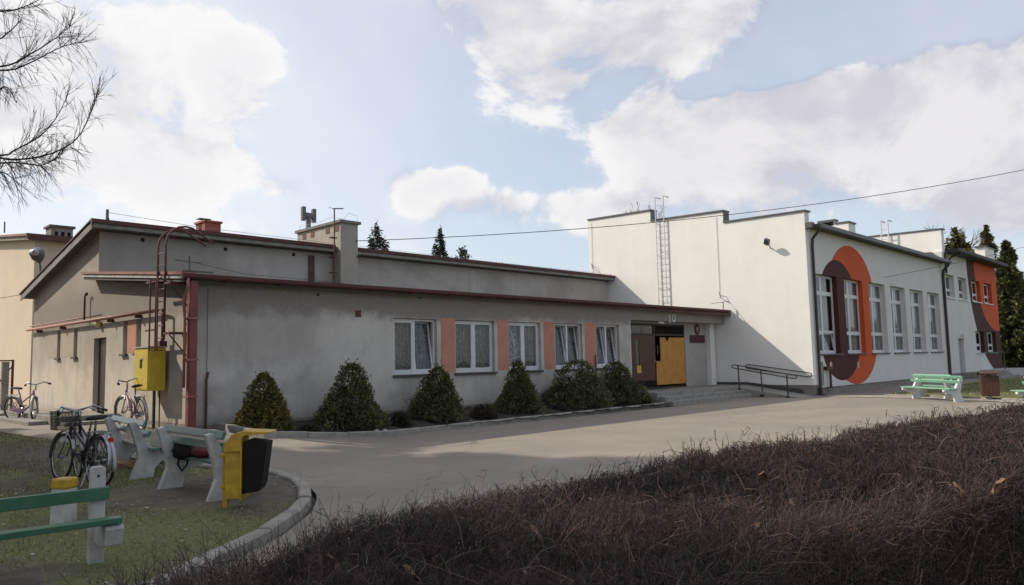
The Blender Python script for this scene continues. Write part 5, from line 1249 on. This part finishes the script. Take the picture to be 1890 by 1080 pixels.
bench((4.22, 12.05, .10), R(-90-6), 'weathered green bench between the parked bicycles and the bench with the bag', L=1.5, over=.22, paint=M_greenW)
# the broken bench in the foreground: one back board, one seat board
BF = empty('bench', (1.3, 6.75, .08), 'broken green bench in the left foreground with boards missing from back and seat', 'bench', None, R(2))
p0 = at(1, 6.70, 180, 1030)
BF.location = (p0.x, 6.75, .08); BF.rotation_euler.z = R(-5)
up = at(1, 6.72, 178, 862).z-.08
for dx in (0, -1.75):
    MB().prism([(dx-.055, -.03, -.1), (dx+.055, -.03, -.1), (dx+.055, -.03, up-.02), (dx+.035, -.03, up), (dx-.035, -.03, up), (dx-.055, -.03, up-.02)], (0, .075, 0)).build('upright', M_concL, BF, bevel=.006, loc='local')
    MB().prism([(dx-.02, -.031, .15), (dx-.02, -.031, .325), (dx-.02, -.37, .325), (dx-.02, -.40, .30), (dx-.02, -.36, .17), (dx-.02, -.22, .14)], (.13, 0, 0)).build('seat_support', M_concL, BF, bevel=.008, loc='local')
    b = MB(); b.cyl((dx, -.032, up-.075), (dx, -.028, up-.075), .011, 8); b.build('bolt_hole', M_black, BF, loc='local')
t1, t2 = at(1, 6.66, 178, 905), at(1, 6.66, 178, 935)
MB().box(-2.1, -.075, t1.z-.08-.085, .075, -.036, t1.z-.08+.012).build('back_slat', M_green, BF, bevel=.005, loc='local')
s1 = at(1, 6.45, 190, 972)
MB().box(-2.1, -.40, .335, .095, -.28, .380).build('seat_slat', M_green, BF, bevel=.005, loc='local')
# right-hand benches
gl = .045
b1, b2 = at(2, gl, 1684, 734), at(2, gl, 1767, 740); c_ = (b1+b2)/2; a_ = math.atan2(b2.y-b1.y, b2.x-b1.x)
bench((c_.x+.1, c_.y, gl), a_+math.pi, 'pale green bench with white legs on the apron edge in front of the sports hall', L=(b2-b1).length*.93, over=.2, paint=M_greenL, legm=M_pvc)
bench((c_.x+1.5, c_.y+.35, gl), a_, 'pale green bench standing back to back behind the one on the apron edge', L=1.5, over=.22, paint=M_greenL, legm=M_concL)
b1 = at(2, gl, 1882, 746); bench((b1.x-.25, b1.y-.95, gl), a_+math.pi, 'pale green bench cut off by the right edge of the picture', L=1.9, over=.3, paint=M_greenL, legm=M_pvc)
# bag on the bench
bg = empty('bag', (4.24, 9.9, .48), 'black bag with a dark red bundle lying on the seat of the slatted bench', 'bag')
def blob(name, c, sx, sy, sz, m, par, seed):
    me = bpy.data.meshes.new(name); bm = bmesh.new(); bmesh.ops.create_icosphere(bm, subdivisions=3, radius=1); r_ = np.random.default_rng(seed); ph = r_.uniform(0, 6, 6)
    for v_ in bm.verts:
        k = 1+.12*math.sin(4*v_.co.x+ph[0])*math.sin(5*v_.co.y+ph[1])+.06*math.sin(11*v_.co.z+ph[2])
        v_.co = Vector((v_.co.x*sx*k, v_.co.y*sy*k, v_.co.z*sz*k))+Vector(c)
    bm.to_mesh(me); bm.free(); me.materials.append(m)
    for p in me.polygons: p.use_smooth = True
    o = bpy.data.objects.new(name, me); COL.objects.link(o); o.parent = par; o.matrix_parent_inverse = parent_world(par).inverted(); return o
blob('body', (4.12, 9.95, .535), .15, .26, .12, M_blackpl, bg, 1)
blob('bundle', (4.16, 9.55, .54), .10, .20, .07, M_bagred, bg, 2)
blob('flap', (4.14, 10.12, .50), .06, .12, .09, M_blackpl, bg, 3)
MB().tube([(4.12, 10.1, .55), (4.06, 10.05, .36), (4.08, 9.97, .28), (4.12, 9.91, .36), (4.16, 9.93, .54)], .012, 6).build('strap', M_blackpl, bg, smooth=True)
# ------------------------------------------------------------------ litter bins and bollard
BN = empty('litter_bin', (3.77, 8.05, .08), 'black litter bin under a bent yellow hood on a yellow post by the bench', 'litter bin', None, R(-40))
h_ = .80
MB().box(-.028, -.028, -.08, .028, .028, .66).build('post', M_yellow, BN, bevel=.005, loc='local')
MB().prism([(.028, -.15, .12), (.185, -.15, .12), (.185, -.15, .70), (.028, -.15, .70)], (0, .30, 0)).build('back_box', M_yellow, BN, bevel=.006, loc='local')
MB().prism([(.02, -.175, .62), (.02, -.175, .70), (.10, -.175, .80), (.22, -.175, .835), (.50, -.175, .815), (.50, -.175, .80), (.23, -.175, .785), (.20, -.175, .75), (.205, -.175, .66), (.205, -.175, .10), (.187, -.175, .10), (.187, -.175, .62)], (0, .35, 0)).build('hood', M_yellow, BN, bevel=.004, loc='local')
MB().prism([(.207, -.15, .17), (.38, -.15, .19), (.41, -.15, .26), (.465, -.15, .705), (.26, -.15, .735), (.22, -.15, .72), (.207, -.15, .64)], (0, .30, 0)).build('bucket', M_blackpl, BN, bevel=.008, loc='local')
for z in (.22, .55): MB().box(-.05, -.05, z, .05, .05, z+.035).build('strap', M_yellow, BN, bevel=.004, loc='local'); 
for z in (.22, .55): MB().cyl((.05, -.06, z+.018), (.05, .10, z+.018), .012, 8).build('bolt', M_yellow, BN, loc='local')
q = at(2, .09, 117, 962)
BO = empty('bollard', (q.x, q.y, .06), 'short square concrete bollard with yellow painted cap behind the broken bench', 'bollard', None, R(35))
zt = at(1, q.y, 118, 882).z-.06; zs = at(1, q.y, 118, 901).z-.06
MB().prism([(-.095, -.085, -.08), (.095, -.085, -.08), (.08, -.085, zs), (-.08, -.085, zs)], (0, .17, 0)).build('shaft', M_concL, BO, bevel=.012, loc='local')
MB().box(-.088, -.092, zs+.001, .088, .092, zt).build('cap', M_yellow, BO, bevel=.018, loc='local')
q = at(2, .05, 1828, 735)
B2 = empty('litter_bin', (q.x, q.y, .05), 'brown wooden litter bin with a thin bent lid on the right-hand lawn', 'litter bin', None, R(20))
mb_ = mat('brown_bin_wood', (.085, .034, .022), (.065, .026, .018), 8, .7)
for i in range(5):
    x = -.25+i*.1; MB().box(x+.003, -.25, .10, x+.097, -.225, .74).build('slat', mb_, B2, loc='local')
    MB().box(x+.003, .225, .10, x+.097, .25, .74).build('slat', mb_, B2, loc='local')
    MB().box(-.278, x+.003, .10, -.253, x+.097, .74).build('slat', mb_, B2, loc='local')
    MB().box(.253, x+.003, .10, .278, x+.097, .74).build('slat', mb_, B2, loc='local')
MB().box(-.22, -.22, .08, .22, .22, .70).build('liner', M_blackpl, B2, loc='local')
MB().prism([(-.36, -.3, .80), (-.1, -.3, .86), (.2, -.3, .84), (.38, -.3, .76), (.38, -.3, .78), (.2, -.3, .865), (-.1, -.3, .885), (-.36, -.3, .825)], (0, .6, 0)).build('lid', mb_, B2, loc='local')
for s in (-1, 1): MB().box(s*.2-.02, -.02, .70, s*.2+.02, .02, .85).build('lid_post', M_dark, B2, loc='local')
MB().box(-.05, -.05, -.05, .05, .05, .10).build('foot', M_concL, B2, loc='local')
# ------------------------------------------------------------------ bicycles
def bicycle(rear, front, label, paint, z=.1, steer=0., lean=3., basket=False, rack=True, guards=None, light=False, scale=1.0, thick=1.0, cranks=True):
    rx, ry = rear; fx, fy = front; c = ((rx+fx)/2, (ry+fy)/2, z)
    root = empty('bicycle', c, label, 'bicycle', 'bicycles parked by the grey gable', math.atan2(fy-ry, fx-rx))
    root.rotation_euler.x = R(lean); root.scale = (scale,)*3
    g = guards or M_chrome; k = thick
    RX, FX, WR = -.53, .53, .335; Bk = dict(loc='local')
    S_ = Matrix.Translation((.40, 0, 0)) @ Matrix.Rotation(R(steer), 4, 'Z') @ Matrix.Translation((-.40, 0, 0))
    T = lambda p: tuple(S_ @ Vector(p))
    def wheel(cx, st):
        tf = T if st else (lambda p: p)
        ctr = Vector(tf((cx, 0, WR))); ax = Vector(tf((cx, 1, WR)))-ctr
        b = MB().torus(ctr, ax, WR-.032, .009*k, 36, 5)
        w = b.build('wheel', M_chrome, root, smooth=True, loc='local')
        MB().torus(ctr, ax, WR-.014, .016*k, 36, 8).build('tyre', M_tyre, w, smooth=True, loc='local')
        sp = MB(); a = ax.normalized().cross(Vector((0, 0, 1))).normalized(); u_ = Vector((0, 0, 1))
        for i in range(24):
            t = 2*math.pi*i/24; d = a*math.cos(t)+u_*math.sin(t); t2 = t+(.35 if i % 2 else -.35); e = a*math.cos(t2)+u_*math.sin(t2)
            sp.tube([ctr+e*.02+ax.normalized()*(.02 if i % 2 else -.02), ctr+d*(WR-.035)], .0016*k, 3, cap=False)
        o = sp.build('spokes', M_chrome, w, loc='local'); o['kind'] = 'stuff'
        MB().cyl(ctr-ax.normalized()*.04, ctr+ax.normalized()*.04, .022, 10).build('hub', M_chrome, w, loc='local')
        m_ = MB(); n = 16; a0, a1 = (R(20), R(200)) if not st else (R(-5), R(165))
        pr = []
        for i in range(n+1):
            t = a0+(a1-a0)*i/n; d = Vector((math.cos(t), 0, math.sin(t)))*(WR+.045); row = []
            for q in (-.026, -.016, 0, .016, .026): row.append(tf((cx+d.x*(1-abs(q)*2.2/ .33*.33), q*1.1, WR+d.z*(1-abs(q)*.9))))
            pr.append(row)
        for i in range(n):
            for j in range(4): m_.quad(pr[i][j], pr[i][j+1], pr[i+1][j+1], pr[i+1][j])
        o = m_.build('mudguard', g, root, smooth=True, loc='local'); md = o.modifiers.new('t', 'SOLIDIFY'); md.thickness = .002
    wheel(RX, False); wheel(FX, True)
    f = MB(); bb = (-.10, 0, .29)
    f.tube([(.345, 0, .72), (.20, 0, .44), bb], .017*k, 8).tube([bb, (-.24, 0, .78)], .014*k, 8)
    f.tube([(.335, 0, .78), (-.16, 0, .50)], .012*k, 8).tube([(.36, 0, .66), (.325, 0, .86)], .019*k, 8)
    for s in (-1, 1): f.tube([(bb[0], s*.02, bb[2]), (RX, s*.055, WR)], .009*k, 6).tube([(-.215, s*.018, .68), (RX, s*.055, WR)], .007*k, 6)
    f.build('frame', paint, root, smooth=True, loc='local')
    f = MB()
    for s in (-1, 1): f.tube([T((.365, s*.045, .655)), T((.40, s*.052, .52)), T((FX, s*.052, WR))], .010*k, 6)
    f.tube([T((.365, -.05, .66)), T((.365, .05, .66))], .014*k, 6); f.build('fork', g, root, smooth=True, loc='local')
    f = MB(); f.tube([T((.325, 0, .85)), T((.305, 0, 1.0))], .012*k, 7)
    f.tube([T((.10, .30, .985)), T((.16, .28, 1.0)), T((.30, .19, 1.06)), T((.35, .08, 1.02)), T((.31, 0, 1.0)), T((.35, -.08, 1.02)), T((.30, -.19, 1.06)), T((.16, -.28, 1.0)), T((.10, -.30, .985))], .0105*k, 7)
    hb = f.build('handlebar', M_chrome, root, smooth=True, loc='local')
    for s in (-1, 1): MB().tube([T((.18, s*.275, 1.0)), T((.08, s*.305, .98))], .017*k, 8).build('grip', M_tyre, hb, smooth=True, loc='local')
    f = MB(); f.tube([(-.24, 0, .76), (-.265, 0, .87)], .012*k, 7); f.build('seat_post', M_chrome, root, loc='local')
    s = MB(); n = 8; rows = []
    for i in range(n+1):
        u_ = i/n; w = .095*(1-u_)**.7+.022; x = -.40+.27*u_; rows.append([(x, w*math.cos(t), .90+.028*math.sin(t)*(1.2 if math.sin(t) > 0 else .9)+.02*(1-u_)**2) for t in [j*math.pi/5 for j in range(10)]])
    for i in range(n):
        for j in range(10): s.quad(rows[i][j], rows[i][(j+1) % 10], rows[i+1][(j+1) % 10], rows[i+1][j])
    s.quad(*rows[0]); s.quad(*rows[-1]); s.build('saddle', M_tyre, root, smooth=True, loc='local')
    if rack:
        f = MB(); 
        for y in (-.05, 0, .05): f.tube([(-.30, y, .73), (-.75, y, .725)], .005*k, 5)
        f.tube([(-.75, -.05, .725), (-.75, .05, .725)], .005*k, 5)
        for y in (-.06, .06): f.tube([(RX, y, WR), (-.66, y*.85, .725)], .005*k, 5)
        f.build('rack', M_chrome, root, loc='local')
    f = MB().torus((bb[0], -.045, bb[2]), (0, 1, 0), .085, .006*k, 24, 4)
    for t in range(5): f.tube([(bb[0], -.045, bb[2]), (bb[0]+.085*math.cos(t*1.257), -.045, bb[2]+.085*math.sin(t*1.257))], .004, 4)
    f.build('chainwheel', M_chrome, root, loc='local')
    f = MB().tube([(bb[0], -.07, bb[2]), (bb[0]+.10, -.07, bb[2]-.13)], .008*k, 6).tube([(bb[0], .07, bb[2]), (bb[0]-.10, .07, bb[2]+.13)], .008*k, 6)
    cr = f.build('crank', M_chrome, root, loc='local'); cr['kind'] = 'stuff'
    for sx, sy, sz in ((.10, -.11, -.13), (-.10, .11, .13)): MB().box(bb[0]+sx-.04, sy-.035, bb[2]+sz-.01, bb[0]+sx+.04, sy+.035, bb[2]+sz+.01).build('pedal', M_tyre, root, loc='local')
    f = MB().box(-.55, -.062, .255, .0, -.05, .40); MB().prism([(bb[0]+.10, -.055, bb[2]+.07), (RX-.03, -.055, WR+.04), (RX-.03, -.055, WR-.04), (bb[0]+.10, -.055, bb[2]-.08)], (0, .012, 0)).build('chain_guard', paint, root, loc='local')
    if light: MB().box(-.80, -.03, .60, -.775, .03, .66).build('rear_light', M_redplastic, root, loc='local')
    MB().tube([(RX+.12, .04, WR-.05), (RX+.02, .17, .0)], .007*k, 6).build('kickstand', M_chrome, root, loc='local')
    if basket:
        x0, x1, y0, y1, z0, z1 = .42, .70, -.16, .16, .72, .98; e = .025
        b = MB(); n = 14
        def face(P0, P1, Q0, Q1, n, m2):
            for i in range(n+1):
                t = i/n; a = Vector(P0).lerp(Vector(P1), t); c2 = Vector(Q0).lerp(Vector(Q1), t); b.tube([T(a), T(c2)], .0022*k, 3, cap=False)
            for i in range(m2+1):
                t = i/m2; a = Vector(P0).lerp(Vector(Q0), t); c2 = Vector(P1).lerp(Vector(Q1), t); b.tube([T(a), T(c2)], .0022*k, 3, cap=False)
        face((x0+e, y0+e, z0), (x1-e, y0+e, z0), (x0, y0, z1), (x1, y0, z1), 14, 12)
        face((x0+e, y1-e, z0), (x1-e, y1-e, z0), (x0, y1, z1), (x1, y1, z1), 14, 12)
        face((x0+e, y0+e, z0), (x0+e, y1-e, z0), (x0, y0, z1), (x0, y1, z1), 16, 12)
        face((x1-e, y0+e, z0), (x1-e, y1-e, z0), (x1, y0, z1), (x1, y1, z1), 16, 12)
        face((x0+e, y0+e, z0), (x1-e, y0+e, z0), (x0+e, y1-e, z0), (x1-e, y1-e, z0), 10, 10)
        bk = b.build('basket', M_blackpl, root, loc='local'); bk['kind'] = 'stuff'
        MB().tube([T((x0, y0, z1)), T((x1, y0, z1)), T((x1, y1, z1)), T((x0, y1, z1))], .006*k, 5, closed=True).build('basket_rim', M_blackpl, root, loc='local')
    return root
bicycle((3.36, 10.95), (3.22, 12.0), 'black city bicycle with a wire front basket nearest on the lawn', M_bikedark, z=.08, steer=1, lean=4, basket=True, thick=1.2, scale=.96)
bicycle((3.50, 11.0), (3.45, 12.05), 'dark bicycle with pale rear guard and red light beside the basket bicycle', M_bikedark, z=.08, steer=-8, lean=-3, light=True, guards=M_bikewhite, thick=1.2, scale=.96)
bicycle((6.02, 16.75), (6.06, 17.82), 'lilac bicycle leaning beside the yellow cabinet', M_bikelilac, z=.33, steer=12, lean=-5, thick=1.5)
bicycle((5.06, 23.0), (5.44, 22.05), 'pale pink and white bicycle standing at the far left corner', M_bikelilac, z=.33, steer=-48, lean=4, scale=.93, thick=1.6, guards=M_bikewhite)
# orange-brown stone and rubble between bicycles and bench
q = at(2, .12, 228, 865)
me = bpy.data.meshes.new('sandstone_block'); bm = bmesh.new(); bmesh.ops.create_cube(bm, size=1); bmesh.ops.subdivide_edges(bm, edges=bm.edges, cuts=4, use_grid_fill=True)
for v_ in bm.verts: v_.co = Vector((v_.co.x*.40, v_.co.y*.55, v_.co.z*.16))*(1-.22*v_.co.length**2)+Vector((random.uniform(-.012, .012),)*3)
bm.to_mesh(me); bm.free(); me.materials.append(mat('sandy_stone', (.30, .20, .10), (.20, .14, .09), 9, .9, .01, 40)); o = bpy.data.objects.new('sandstone_block', me); COL.objects.link(o)
o.location = (q.x, q.y+.15, .15); o.rotation_euler.z = .5; tag(o, 'flat sandy-orange stone lying between the bicycles and the benches', 'stone')
# ------------------------------------------------------------------ overhead wires
def wire(name, A, B, pix, r, m, label, deg=2):
    """cable in the vertical plane through A and B (plan points), heights read along it"""
    A, B = Vector((*A, 0)), Vector((*B, 0)); d = B-A; n = Vector((-d.y, d.x, 0)).normalized(); L = d.length; ts, zs = [], []
    for px, py in pix:
        rv = Vector(ray(px, py)); o = Vector(CAMP); t = ((A-o).dot(n))/rv.dot(n); p = o+rv*t; ts.append((p-A).dot(d)/L/L); zs.append(p.z)
    c = np.polyfit(ts, zs, deg); lo, hi = min(ts), max(ts); ext = 1.25*(hi-lo)+lo
    P = [tuple(A+d*t)[:2]+(float(np.polyval(c, t)),) for t in np.linspace(lo, ext, 40)]
    o = MB().tube(P, r, 5).build(name, m); return tag(o, label, 'cable')
wire('overhead_cable', (14.5, 21.3), (37.5, 5.5), [(640, 442), (820, 440), (1000, 430), (1100, 422), (1300, 401), (1480, 378), (1700, 345), (1890, 316)], .013, M_wire, 'dark overhead cable running from the chimney stack across the sky to upper right')
wire('overhead_cable', (28.9, 15.7), (50, 7.5), [(1313, 559), (1400, 550), (1500, 535), (1610, 517), (1735, 490), (1800, 477), (1890, 457)], .010, M_wire, 'thin cable from the porch roof across the hall front to the right')
MB().tube([(28.9, 15.7, 3.5), (28.9, 15.7, 3.92)], .03, 6).build('cable_post', M_galv, G)
wire('overhead_cable', (6.3, 28.3), (-2, 20.5), [(58, 541), (30, 545), (0, 551)], .008, M_wire, 'short thin cable leaving the corner of the grey gable to the left', 1)
MB().tube([(14.5, 21.35, 5.2), (14.5, 21.25, 5.3)], .03, 6).build('cable_hook', M_dark, G)
